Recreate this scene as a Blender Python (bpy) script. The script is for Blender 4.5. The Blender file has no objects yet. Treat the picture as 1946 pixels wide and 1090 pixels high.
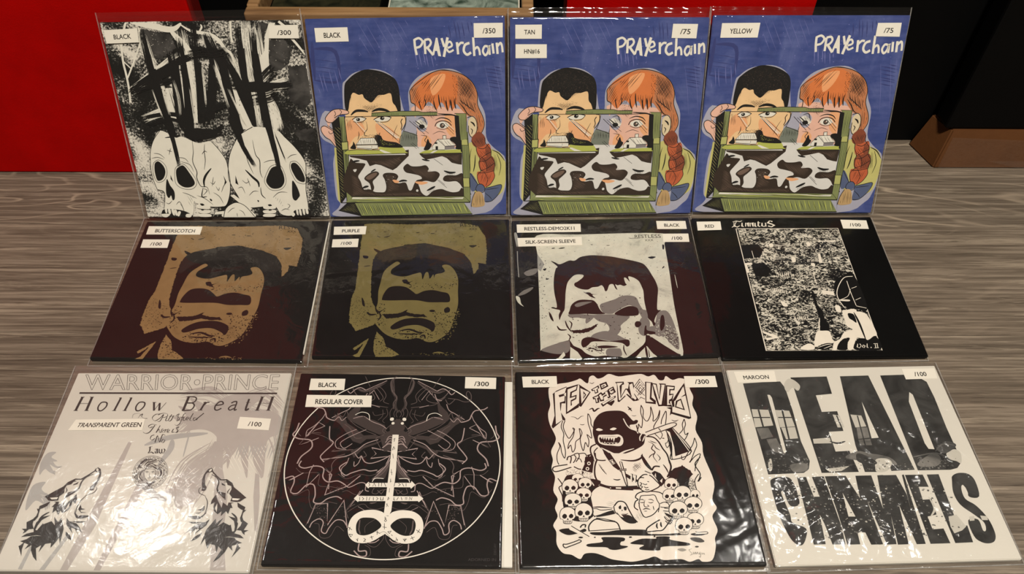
import bpy, bmesh, math, random
import numpy as np
from mathutils import Vector, Matrix, noise
from mathutils.geometry import delaunay_2d_cdt

S=bpy.context.scene
COL=S.collection
# ---------------------------------------------------------------- camera
F0=0.005                                   # height of the cover plane above the floor
t=0.936546396; roll=math.radians(.2141566)
fw=Vector((0,math.cos(t),-math.sin(t))); rt=Vector((1,0,0)); up=rt.cross(fw)
r2=rt*math.cos(roll)+up*math.sin(roll); u2=-rt*math.sin(roll)+up*math.cos(roll)
cd=bpy.data.cameras.new('camera'); cam=bpy.data.objects.new('camera',cd); COL.objects.link(cam)
m=Matrix.Identity(4)
for i,v in enumerate((r2,u2,-fw)):
    for k in range(3): m[k][i]=v[k]
m.translation=Vector((0,0,.530384806+F0)); cam.matrix_world=m
cd.sensor_width=36; cd.lens=1487.03472*36/1946; cd.shift_y=206.5/1946; cd.clip_start=.01
S.camera=cam
# ---------------------------------------------------------------- world, lights, exposure
S.view_settings.view_transform='Standard'; S.view_settings.look='None'
S.view_settings.exposure=0.0; S.view_settings.gamma=1; S.view_settings.use_curve_mapping=False
wd=bpy.data.worlds.new('room_air'); S.world=wd; wd.use_nodes=True
wd.node_tree.nodes['Background'].inputs[0].default_value=(1,.85,.7,1)
wd.node_tree.nodes['Background'].inputs[1].default_value=.02
def area(name,loc,size,power,col,look):
    ld=bpy.data.lights.new(name,'AREA'); ld.shape='DISK'; ld.size=size; ld.energy=power; ld.color=col
    o=bpy.data.objects.new(name,ld); COL.objects.link(o); o.location=loc
    o.rotation_euler=(Vector(look)-Vector(loc)).to_track_quat('-Z','Y').to_euler(); return o
area('key_lamp_light',(.30,-.50,2.1),.30,64,(1,.925,.82),(0,.6,0))
LAMPS=((-1.47,1.44,2.36),(1.0,1.40,2.36))
for q in LAMPS: area('ceiling_lamp_light',q,.32,9,(1,.95,.88),(q[0]*.2,.3,0))
S.cycles.max_bounces=8; S.cycles.transparent_max_bounces=16
# ---------------------------------------------------------------- helpers
def link(o,parent=None):
    COL.objects.link(o)
    if parent: o.parent=parent
    return o
def mesh_obj(name,vs,fs,mats,parent=None,idx=None,smooth=False):
    me=bpy.data.meshes.new(name); me.from_pydata([tuple(v) for v in vs],[],fs)
    for mt in (mats if isinstance(mats,(list,tuple)) else [mats]): me.materials.append(mt)
    if idx is not None: me.polygons.foreach_set('material_index',idx)
    if smooth: me.polygons.foreach_set('use_smooth',[True]*len(me.polygons))
    me.update(); return link(bpy.data.objects.new(name,me),parent)
def box_bm(bm,lo,hi,bev=0):
    g=bmesh.ops.create_cube(bm,size=1)['verts']
    for v in g: v.co=Vector([lo[k]+(v.co[k]+.5)*(hi[k]-lo[k]) for k in range(3)])
    if bev:
        es=list({e for v in g for e in v.link_edges}); bmesh.ops.bevel(bm,geom=es,offset=bev,segments=2,affect='EDGES',profile=.5)
def box(name,lo,hi,mat,parent=None,bev=0):
    bm=bmesh.new(); box_bm(bm,lo,hi,bev); me=bpy.data.meshes.new(name); bm.to_mesh(me); bm.free()
    me.materials.append(mat); return link(bpy.data.objects.new(name,me),parent)
def empty(name,loc,label,cat,group=None,rot=(0,0,0)):
    o=bpy.data.objects.new(name,None); COL.objects.link(o); o.location=loc; o.rotation_euler=rot
    o.empty_display_size=.02; o['label']=label; o['category']=cat
    if group:o['group']=group
    return o
def nt(name):
    m=bpy.data.materials.new(name); m.use_nodes=True; n=m.node_tree
    return m,n,n.nodes['Principled BSDF']
def N(n,t,**k):
    x=n.nodes.new(t)
    for a,v in k.items():
        if a in x.inputs: x.inputs[a].default_value=v
        else: setattr(x,a,v)
    return x
def setin(x,i,v): x.inputs[i].default_value=v
def mapping(n,scale,loc=(0,0,0),coord='Object'):
    tc=N(n,'ShaderNodeTexCoord'); mp=N(n,'ShaderNodeMapping'); mp.inputs['Scale'].default_value=scale; mp.inputs['Location'].default_value=loc
    n.links.new(tc.outputs[coord],mp.inputs[0]); return mp.outputs[0]
def tex(n,vec,scale,detail=4,rough=.5,dist=0):
    x=N(n,'ShaderNodeTexNoise'); setin(x,'Scale',scale); setin(x,'Detail',detail); setin(x,'Roughness',rough); setin(x,'Distortion',dist)
    n.links.new(vec,x.inputs['Vector']); return x.outputs['Fac']
def ramp(n,fac,stops,interp='LINEAR'):
    r=N(n,'ShaderNodeValToRGB'); cr=r.color_ramp; cr.interpolation=interp
    while len(cr.elements)<len(stops): cr.elements.new(.5)
    for e,(p,c) in zip(cr.elements,stops): e.position=p; e.color=(*(c if len(c)==3 else c[:3]),1)
    n.links.new(fac,r.inputs[0]); return r.outputs[0]
def mixc(n,f,a,b,bt='MIX'):
    x=N(n,'ShaderNodeMix',data_type='RGBA',blend_type=bt)
    for s,v in ((x.inputs[0],f),(x.inputs[6],a),(x.inputs[7],b)):
        if isinstance(v,bpy.types.NodeSocket): n.links.new(v,s)
        else: s.default_value=(*v,1) if isinstance(v,(tuple,list)) else v
    return x.outputs[2]
def math_(n,op,a,b=0):
    x=N(n,'ShaderNodeMath',operation=op)
    for s,v in ((x.inputs[0],a),(x.inputs[1],b)):
        if isinstance(v,bpy.types.NodeSocket): n.links.new(v,s)
        else: s.default_value=v
    return x.outputs[0]
def solid(name,c,rough=.5,var=0,scale=60,spec=.15,bump=0,bscale=300,metal=0):
    m,n,b=nt(name); setin(b,'Roughness',rough); setin(b,'Specular IOR Level',spec); setin(b,'Metallic',metal)
    v=mapping(n,(1,1,1))
    f=tex(n,v,scale,5,.6)
    lo=tuple(x*(1-var) for x in c); hi=tuple(min(1,x*(1+var)) for x in c)
    n.links.new(ramp(n,f,[(.3,lo),(.7,hi)]),b.inputs['Base Color'])
    if bump:
        bp=N(n,'ShaderNodeBump'); setin(bp,'Strength',bump); setin(bp,'Distance',.001); n.links.new(tex(n,v,bscale,4),bp.inputs['Height']); n.links.new(bp.outputs[0],b.inputs['Normal'])
    return m
# ---------------------------------------------------------------- materials
def wood_floor():
    m,n,b=nt('grey_oak_laminate'); setin(b,'Roughness',.5); setin(b,'Specular IOR Level',.3)
    tc=N(n,'ShaderNodeTexCoord'); oi=N(n,'ShaderNodeObjectInfo')
    geo=tc.outputs['Object']
    off=N(n,'ShaderNodeVectorMath',operation='SCALE'); cx=N(n,'ShaderNodeCombineXYZ')
    for k in range(3): n.links.new(oi.outputs['Random'],cx.inputs[k])
    n.links.new(cx.outputs[0],off.inputs[0]); off.inputs['Scale'].default_value=37
    add=N(n,'ShaderNodeVectorMath',operation='ADD'); n.links.new(geo,add.inputs[0]); n.links.new(off.outputs[0],add.inputs[1])
    def mp(s):
        q=N(n,'ShaderNodeMapping'); q.inputs['Scale'].default_value=s; n.links.new(add.outputs[0],q.inputs[0]); return q.outputs[0]
    # broad growth-ring field -> contour lines (cathedral grain)
    f1=tex(n,mp((2.2,9,1)),1.0,3,.5,.6)
    r=math_(n,'MULTIPLY',f1,15); r=math_(n,'FRACT',r)
    lines=ramp(n,r,[(.0,(0,0,0)),(.70,(0,0,0)),(.80,(1,1,1)),(.86,(.7,.7,.7)),(.95,(0,0,0))])
    brk=ramp(n,tex(n,mp((5,30,1)),1,4,.6),[(.38,(0,0,0)),(.6,(1,1,1))])
    lines=mixc(n,1,lines,brk,'MULTIPLY')
    fine=tex(n,mp((5,170,1)),1.6,7,.68,.35)
    fine2=tex(n,mp((11,330,1)),2.2,5,.6,.5)
    broad=tex(n,mp((1.6,8,1)),1.8,4,.55)
    base=ramp(n,fine,[(.34,(.048,.037,.026)),(.49,(.128,.102,.075)),(.62,(.265,.218,.165))])
    base=mixc(n,.35,base,ramp(n,broad,[(.3,(.10,.078,.060)),(.7,(.20,.160,.122))]))
    stk=ramp(n,tex(n,mp((3.5,95,1)),1.5,6,.7,.6),[(.56,(0,0,0)),(.63,(.55,)*3),(.70,(.2,)*3)]); base=mixc(n,stk,base,(.36,.30,.225))
    pores=ramp(n,fine2,[(.30,(.35,.32,.30)),(.40,(1,1,1))])
    base=mixc(n,.75,base,pores,'MULTIPLY')
    sel=oi.outputs['Color']; lf=math_(n,'MULTIPLY',math_(n,'MULTIPLY',lines,.95),sel)
    colr=mixc(n,lf,base,(.36,.29,.215))
    pv=ramp(n,oi.outputs['Random'],[(0,(.88,.88,.88)),(1,(1.08,1.06,1.04))])
    colr=mixc(n,1,colr,pv,'MULTIPLY')
    n.links.new(colr,b.inputs['Base Color'])
    bp=N(n,'ShaderNodeBump'); setin(bp,'Strength',.35); setin(bp,'Distance',.0006); n.links.new(fine2,bp.inputs['Height']); n.links.new(bp.outputs[0],b.inputs['Normal'])
    return m
def film_mat(name,haze=.05,rough=.09,bump=.25,bscale=60,seed=0,refl=1.0):
    m=bpy.data.materials.new(name); m.use_nodes=True; n=m.node_tree; n.nodes.clear()
    out=N(n,'ShaderNodeOutputMaterial'); tr=N(n,'ShaderNodeBsdfTransparent'); tr.inputs[0].default_value=(.985,.98,.97,1)
    gl=N(n,'ShaderNodeBsdfGlossy'); setin(gl,'Roughness',rough); gl.inputs[0].default_value=(1,1,1,1)
    df=N(n,'ShaderNodeBsdfDiffuse'); df.inputs[0].default_value=(.8,.77,.72,1)
    ge=N(n,'ShaderNodeNewGeometry'); dt=N(n,'ShaderNodeVectorMath',operation='DOT_PRODUCT'); n.links.new(ge.outputs['Normal'],dt.inputs[0]); n.links.new(ge.outputs['Incoming'],dt.inputs[1])
    cc=math_(n,'SUBTRACT',1,math_(n,'ABSOLUTE',dt.outputs['Value'])); fr=math_(n,'ADD',math_(n,'MULTIPLY',math_(n,'POWER',cc,5),.9),.05)
    bp=N(n,'ShaderNodeBump'); setin(bp,'Strength',bump); setin(bp,'Distance',.002)
    v=mapping(n,(1,1,1),(seed*3.1,seed*1.7,0))
    h=math_(n,'ADD',tex(n,v,bscale,3,.5,1.2),math_(n,'MULTIPLY',tex(n,v,14,2,.5,2.0),2.2))
    n.links.new(h,bp.inputs['Height'])
    n.links.new(bp.outputs[0],gl.inputs['Normal'])
    m1=N(n,'ShaderNodeMixShader'); setin(m1,0,haze); n.links.new(tr.outputs[0],m1.inputs[1]); n.links.new(df.outputs[0],m1.inputs[2])
    m2=N(n,'ShaderNodeMixShader'); n.links.new(math_(n,'MULTIPLY',fr,1.1*refl),m2.inputs[0]); n.links.new(m1.outputs[0],m2.inputs[1]); n.links.new(gl.outputs[0],m2.inputs[2])
    n.links.new(m2.outputs[0],out.inputs[0]); return m
def grunge(name):
    m,n,b=nt(name); setin(b,'Roughness',.5); setin(b,'Specular IOR Level',.15)
    v=mapping(n,(1,1,1))
    f=tex(n,v,520,6,.75); lo=tex(n,v,16,4,.6,1)
    s=math_(n,'ADD',math_(n,'MULTIPLY',f,.6),math_(n,'MULTIPLY',lo,.75))
    c=ramp(n,s,[(.64,(.010,.010,.009)),(.69,(.05,.05,.045)),(.71,(.40,.38,.34)),(.76,(.72,.69,.61))])
    n.links.new(c,b.inputs['Base Color']); return m
def blue_paint():
    m,n,b=nt('blue_wash'); setin(b,'Roughness',.5); setin(b,'Specular IOR Level',.12)
    v=mapping(n,(1,.55,1)); f=tex(n,v,24,5,.6,.6); g=tex(n,mapping(n,(1,5,1)),40,5,.6)
    c=ramp(n,f,[(.3,(.022,.037,.150)),(.5,(.042,.066,.225)),(.70,(.12,.15,.34))])
    c=mixc(n,.25,c,ramp(n,g,[(.35,(.025,.045,.17)),(.7,(.14,.16,.36))]))
    n.links.new(c,b.inputs['Base Color']); return m
def gold_ink(name,c,dark):
    m,n,b=nt(name); setin(b,'Roughness',.45)
    f=tex(n,mapping(n,(1,1,1)),45,7,.72,.4)
    n.links.new(ramp(n,f,[(.28,dark),(.42,tuple(x*.8 for x in c)),(.7,c)]),b.inputs['Base Color']); return m
def debris(name):
    m,n,b=nt(name); setin(b,'Roughness',.5); setin(b,'Specular IOR Level',.15)
    f=tex(n,mapping(n,(1,1.5,1)),230,4,.7,1.8); g=tex(n,mapping(n,(1,1.7,1)),45,4,.65,1)
    s=math_(n,'ADD',math_(n,'MULTIPLY',f,.7),math_(n,'MULTIPLY',g,.3))
    n.links.new(ramp(n,s,[(.515,(.008,.008,.008)),(.535,(.62,.59,.50))]),b.inputs['Base Color']); return m
def photo(name,a,c):
    m,n,b=nt(name); setin(b,'Roughness',.5); setin(b,'Specular IOR Level',.15)
    f=tex(n,mapping(n,(1,1,1)),38,6,.6,1.0)
    n.links.new(ramp(n,f,[(.35,a),(.7,c)]),b.inputs['Base Color']); return m
W=(.74,.715,.625); K=(.010,.0095,.009)
_c={}
def ink(c,var=.04,scale=80):
    key=(c,var)
    if key not in _c: _c[key]=solid('print_ink',c,.5,var,scale)
    return _c[key]
PAL={
'A':dict(K=K,W=W,g=(.055,.055,.052)),
'B':dict(v=(.13,.145,.36),n=(.035,.045,.16),l=(.36,.36,.44),y=(.50,.47,.17),t=(.76,.52,.28),o=(.74,.38,.19),F=(.72,.44,.34),c=(.48,.19,.085),
  O=(.62,.185,.055),a=(.78,.36,.16),K=K,D=(.034,.023,.016),u=(.15,.10,.075),L=(.70,.68,.60),W=W,G=(.17,.19,.155),f=(.66,.55,.36),m=(.21,.24,.095),
  z=(.42,.43,.15),S=(.64,.63,.60),q=(.42,.45,.10),g=(.22,.2,.2),r=(.22,.06,.03),R=(.46,.11,.045),s=(.085,.11,.20),h=(.45,.30,.14),w=(.7,.7,.65)),
'E':dict(K=(.014,.010,.010),k=(.020,.017,.016),u=(.1,.1,.1)),
'G':dict(W=None,K=(.012,.010,.010),M=(.018,.011,.011),G=(.17,.16,.15),g=(.28,.28,.26)),
'H':dict(W=(.72,.67,.57),K=(.007,.007,.007),k=(.007,.007,.007),h=(.6,.56,.46)),
'I':dict(W=(.72,.69,.62),K=(.012,.010,.010),j=(.40,.365,.34),i=(.37,.365,.35),z=(.28,.26,.24),w=(.66,.63,.57),O=(.1,.1,.1)),
'J':dict(W=(.76,.72,.64),K=(.010,.0095,.009),m=(.12,.092,.088),M=(.37,.285,.275),a=(.055,.042,.040),P=(.36,.19,.20),d=(.05,.045,.045)),
'K':dict(W=(.74,.68,.60),K=(.014,.011,.010),d=(.07,.065,.06),k=(.30,.28,.25),j=(.34,.32,.28)),
'L':dict(W=(.64,.615,.545),k=None,j=None,L=(.50,.48,.42),d=(.05,.05,.048)),
}
PAL['C']=PAL['D']=PAL['B']; PAL['F']=PAL['E']
# ---------------------------------------------------------------- flat print drawing (cover units 0..2000)
def homog(src,dst):
    A=[];B=[]
    for (x,y),(u,v) in zip(src,dst):
        A.append([x,y,1,0,0,0,-u*x,-u*y]);B.append(u); A.append([0,0,0,x,y,1,-v*x,-v*y]);B.append(v)
    return np.append(np.linalg.solve(np.array(A,float),np.array(B,float)),1).reshape(3,3)
def hap(H,P):
    q=np.c_[np.asarray(P,float),np.ones(len(P))]@H.T; return q[:,:2]/q[:,2:3]
US=[(0,0),(1,0),(1,1),(0,1)]
def cat(P,closed,k=4):
    n=len(P); out=[]
    if n<3: return P
    rng=range(n if closed else n-1)
    for i in rng:
        g=lambda j:P[j%n] if closed else P[min(max(j,0),n-1)]
        a,b,c,d=g(i-1),g(i),g(i+1),g(i+2)
        for s in range(k):
            t=s/k; t2=t*t; t3=t2*t
            out.append(tuple(.5*((2*b[q])+(-a[q]+c[q])*t+(2*a[q]-5*b[q]+4*c[q]-d[q])*t2+(-a[q]+3*b[q]-3*c[q]+d[q])*t3) for q in (0,1)))
    if not closed: out.append(P[-1])
    return out
def inside(P,x,y):
    r=False; j=len(P)-1
    for i in range(len(P)):
        if (P[i][1]>y)!=(P[j][1]>y) and x<(P[j][0]-P[i][0])*(y-P[i][1])/(P[j][1]-P[i][1])+P[i][0]: r=not r
        j=i
    return r
_txt={}
def text_mesh(s,bold):
    if (s,bold) in _txt: return _txt[(s,bold)]
    cu=bpy.data.curves.new('t','FONT'); cu.body=s; cu.offset=0; cu.resolution_u=3
    o=bpy.data.objects.new('t',cu); me=bpy.data.meshes.new_from_object(o)
    vs=np.array([v.co[:2] for v in me.vertices]); fs=[tuple(p.vertices) for p in me.polygons]
    lo=vs.min(0); hi=vs.max(0); vs=(vs-lo)/(hi-lo); vs[:,1]=1-vs[:,1]
    cnt={}
    for f in fs:
        for a,b in zip(f,f[1:]+f[:1]): cnt[(min(a,b),max(a,b))]=cnt.get((min(a,b),max(a,b)),0)+1
    ed=[e for e,c in cnt.items() if c==1]
    bpy.data.objects.remove(o); bpy.data.meshes.remove(me); bpy.data.curves.remove(cu)
    _txt[(s,bold)]=(vs,fs,ed); return _txt[(s,bold)]
class Art:
    def __init__(s,H): s.H=H; s.v=[]; s.f=[]; s.m=[]; s.mats=[]; s.map={}; s.z=0; s.last=None; s.R=random.Random(5)
    def setcol(s,key,mat):
        s.z+=1
        if key not in s.map: s.map[key]=len(s.mats); s.mats.append(mat)
        s.ci=s.map[key]
    def raw(s,P,F):
        o=len(s.v); s.v+= [(p[0],p[1],s.z) for p in P]; s.f+=[tuple(o+i for i in f) for f in F]; s.m+=[s.ci]*len(F)
    def poly(s,P):
        if len(P)<3: return
        Q=[P[0]]
        for p in P[1:]:
            if abs(p[0]-Q[-1][0])+abs(p[1]-Q[-1][1])>.3: Q.append(p)
        if len(Q)<3: return
        r=delaunay_2d_cdt([Vector(p) for p in Q],[],[list(range(len(Q)))],1,1e-3); s.raw(r[0],r[2])
    def rib(s,P,w,taper=False,nib=None):
        Q=[P[0]]
        for p in P[1:]:
            if abs(p[0]-Q[-1][0])+abs(p[1]-Q[-1][1])>.5: Q.append(p)
        P=Q; n=len(P)
        if n<2: return
        L=[];R_=[]
        for i in range(n):
            a=P[max(i-1,0)]; b=P[min(i+1,n-1)]; dx,dy=b[0]-a[0],b[1]-a[1]; l=math.hypot(dx,dy) or 1
            h=w/2
            if 0<i<n-1:
                d1=(P[i][0]-a[0],P[i][1]-a[1]); d2=(b[0]-P[i][0],b[1]-P[i][1]); l1=math.hypot(*d1) or 1; l2=math.hypot(*d2) or 1
                c=(d1[0]*d2[0]+d1[1]*d2[1])/l1/l2; h/=max(.55,math.sqrt(max(0,(1+c)/2)))
            if taper: h*=max(.12,math.sin(math.pi*(.04+.92*i/(n-1)))**.7)
            ox,oy=-dy/l*h,dx/l*h
            if nib is not None:
                m=max(.35,abs((-dy/l)*math.cos(nib)+(dx/l)*math.sin(nib))); ox,oy=-dy/l*h*m,dx/l*h*m
            L.append((P[i][0]+ox,P[i][1]+oy)); R_.append((P[i][0]-ox,P[i][1]-oy))
        s.raw(L+R_,[(i,i+1,n+i+1,n+i) for i in range(n-1)])
    def text(s,t,Q,bold,outline=0):
        vs,fs,ed=text_mesh(t,bold); P=hap(homog(US,Q),vs)
        if outline:
            for a,b in ed: s.rib([tuple(P[a]),tuple(P[b])],outline)
        else: s.raw(P,fs)
    def cmd(s,ln,pal):
        mir=ln[0]=='~'
        if mir: ln=ln[1:]
        body,_,tx=ln.partition('|'); T=body.split(); k,c=T[0],T[1]
        na={'p':0,'P':0,'r':1,'s':1,'S':1,'t':1,'T':1,'n':2,'N':2,'b':4,'d':2,'h':3,'x':1,'o':1}[k]
        a=[float(q) for q in T[2:2+na]]; f=[float(q) for q in T[2+na:]]; P=list(zip(f[::2],f[1::2]))
        s.setcol(c,pal[c]); R=s.R
        if k=='p': s.poly(P)
        elif k=='P': s.poly(cat(P,True))
        elif k=='r':
            Q=[]
            for i in range(len(P)):
                p,q=P[i],P[(i+1)%len(P)]; l=math.hypot(q[0]-p[0],q[1]-p[1]); m=max(1,int(l/9))
                for j in range(m): Q.append((p[0]+(q[0]-p[0])*j/m+R.uniform(-a[0],a[0]),p[1]+(q[1]-p[1])*j/m+R.uniform(-a[0],a[0])))
            s.poly(Q)
        elif k in 'st': s.rib(P,a[0],k=='t')
        elif k in 'ST':
            if k=='T' and len(P)<3: P=[P[0],tuple((P[0][i]+P[1][i])/2 for i in (0,1)),P[1]]
            s.rib(cat(P,False,5),a[0],k=='T')
        elif k in 'nN':
            if k=='N': P=cat(P,False,6)
            s.rib(P,a[0],False,math.radians(a[1]))
        elif k=='b':
            w,n,sp,sd=a; rr=random.Random(sd)
            dx,dy=P[-1][0]-P[0][0],P[-1][1]-P[0][1]; l=math.hypot(dx,dy); ox,oy=-dy/l*.75,dx/l*.75
            for i in range(int(n)*2):
                o=rr.uniform(-1,1)*sp; e0=rr.uniform(-.12,.16); e1=rr.uniform(-.12,.16)
                Q=[(x+o*ox+rr.uniform(-.22,.22)*sp,y+o*oy+rr.uniform(-.22,.22)*sp) for x,y in P]
                Q[0]=tuple(Q[0][j]+(Q[1][j]-Q[0][j])*e0 for j in (0,1)); Q[-1]=tuple(Q[-1][j]+(Q[-2][j]-Q[-1][j])*e1 for j in (0,1))
                if len(Q)<3: Q=[Q[0],tuple((Q[0][j]+Q[1][j])/2 for j in (0,1)),Q[1]]
                s.z+=1; s.rib(cat(Q,False,5),w*rr.uniform(.3,1.1),True)
        elif k=='d':
            xs=[p[0] for p in P]; ys=[p[1] for p in P]; got=0
            for _ in range(int(a[1])*6):
                if got>=a[1]: break
                x=R.uniform(min(xs),max(xs)); y=R.uniform(min(ys),max(ys))
                if not inside(P,x,y): continue
                got+=1; r=a[0]*R.uniform(.25,.8); an=R.uniform(0,6.28); e=R.uniform(.4,1)
                s.raw([(x+math.cos(an+q)*r*R.uniform(.6,1.2),y+math.sin(an+q)*r*e*R.uniform(.6,1.2)) for q in (0,1.2,2.4,3.6,5)],[(0,1,2,3,4)])
        elif k=='h':
            w,an,sp=a; A=math.radians(an); ca,sa=math.cos(A),math.sin(A)
            Q=[(x*ca+y*sa,-x*sa+y*ca) for x,y in P]; y=min(q[1] for q in Q)+sp*.5; ymax=max(q[1] for q in Q)
            while y<ymax:
                X=[]
                for i in range(len(Q)):
                    p,q=Q[i],Q[(i+1)%len(Q)]
                    if (p[1]>y)!=(q[1]>y): X.append(p[0]+(q[0]-p[0])*(y-p[1])/(q[1]-p[1]))
                X.sort()
                for x0,x1 in zip(X[::2],X[1::2]):
                    l=x1-x0; x0+=l*R.uniform(0,.12); x1-=l*R.uniform(0,.14); yy=y+R.uniform(-.18,.18)*sp
                    s.rib([(x*ca-yq*sa,x*sa+yq*ca) for x,yq in ((x0,yy),((x0+x1)/2,yy+R.uniform(-.1,.1)*sp),(x1,yy))],w,True)
                y+=sp*R.uniform(.8,1.2)
        elif k=='x': s.text(tx,P,a[0])
        elif k=='o': s.text(tx,P,0,a[0])
    def build(s,name,parent,dz=1e-6):
        v=np.array(s.v); uv=np.clip(v[:,:2]/2000,0.001,.999); xy=hap(s.H,uv)
        return mesh_obj(name,np.c_[xy,.00003+v[:,2]*dz],s.f,s.mats,parent,s.m)
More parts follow.
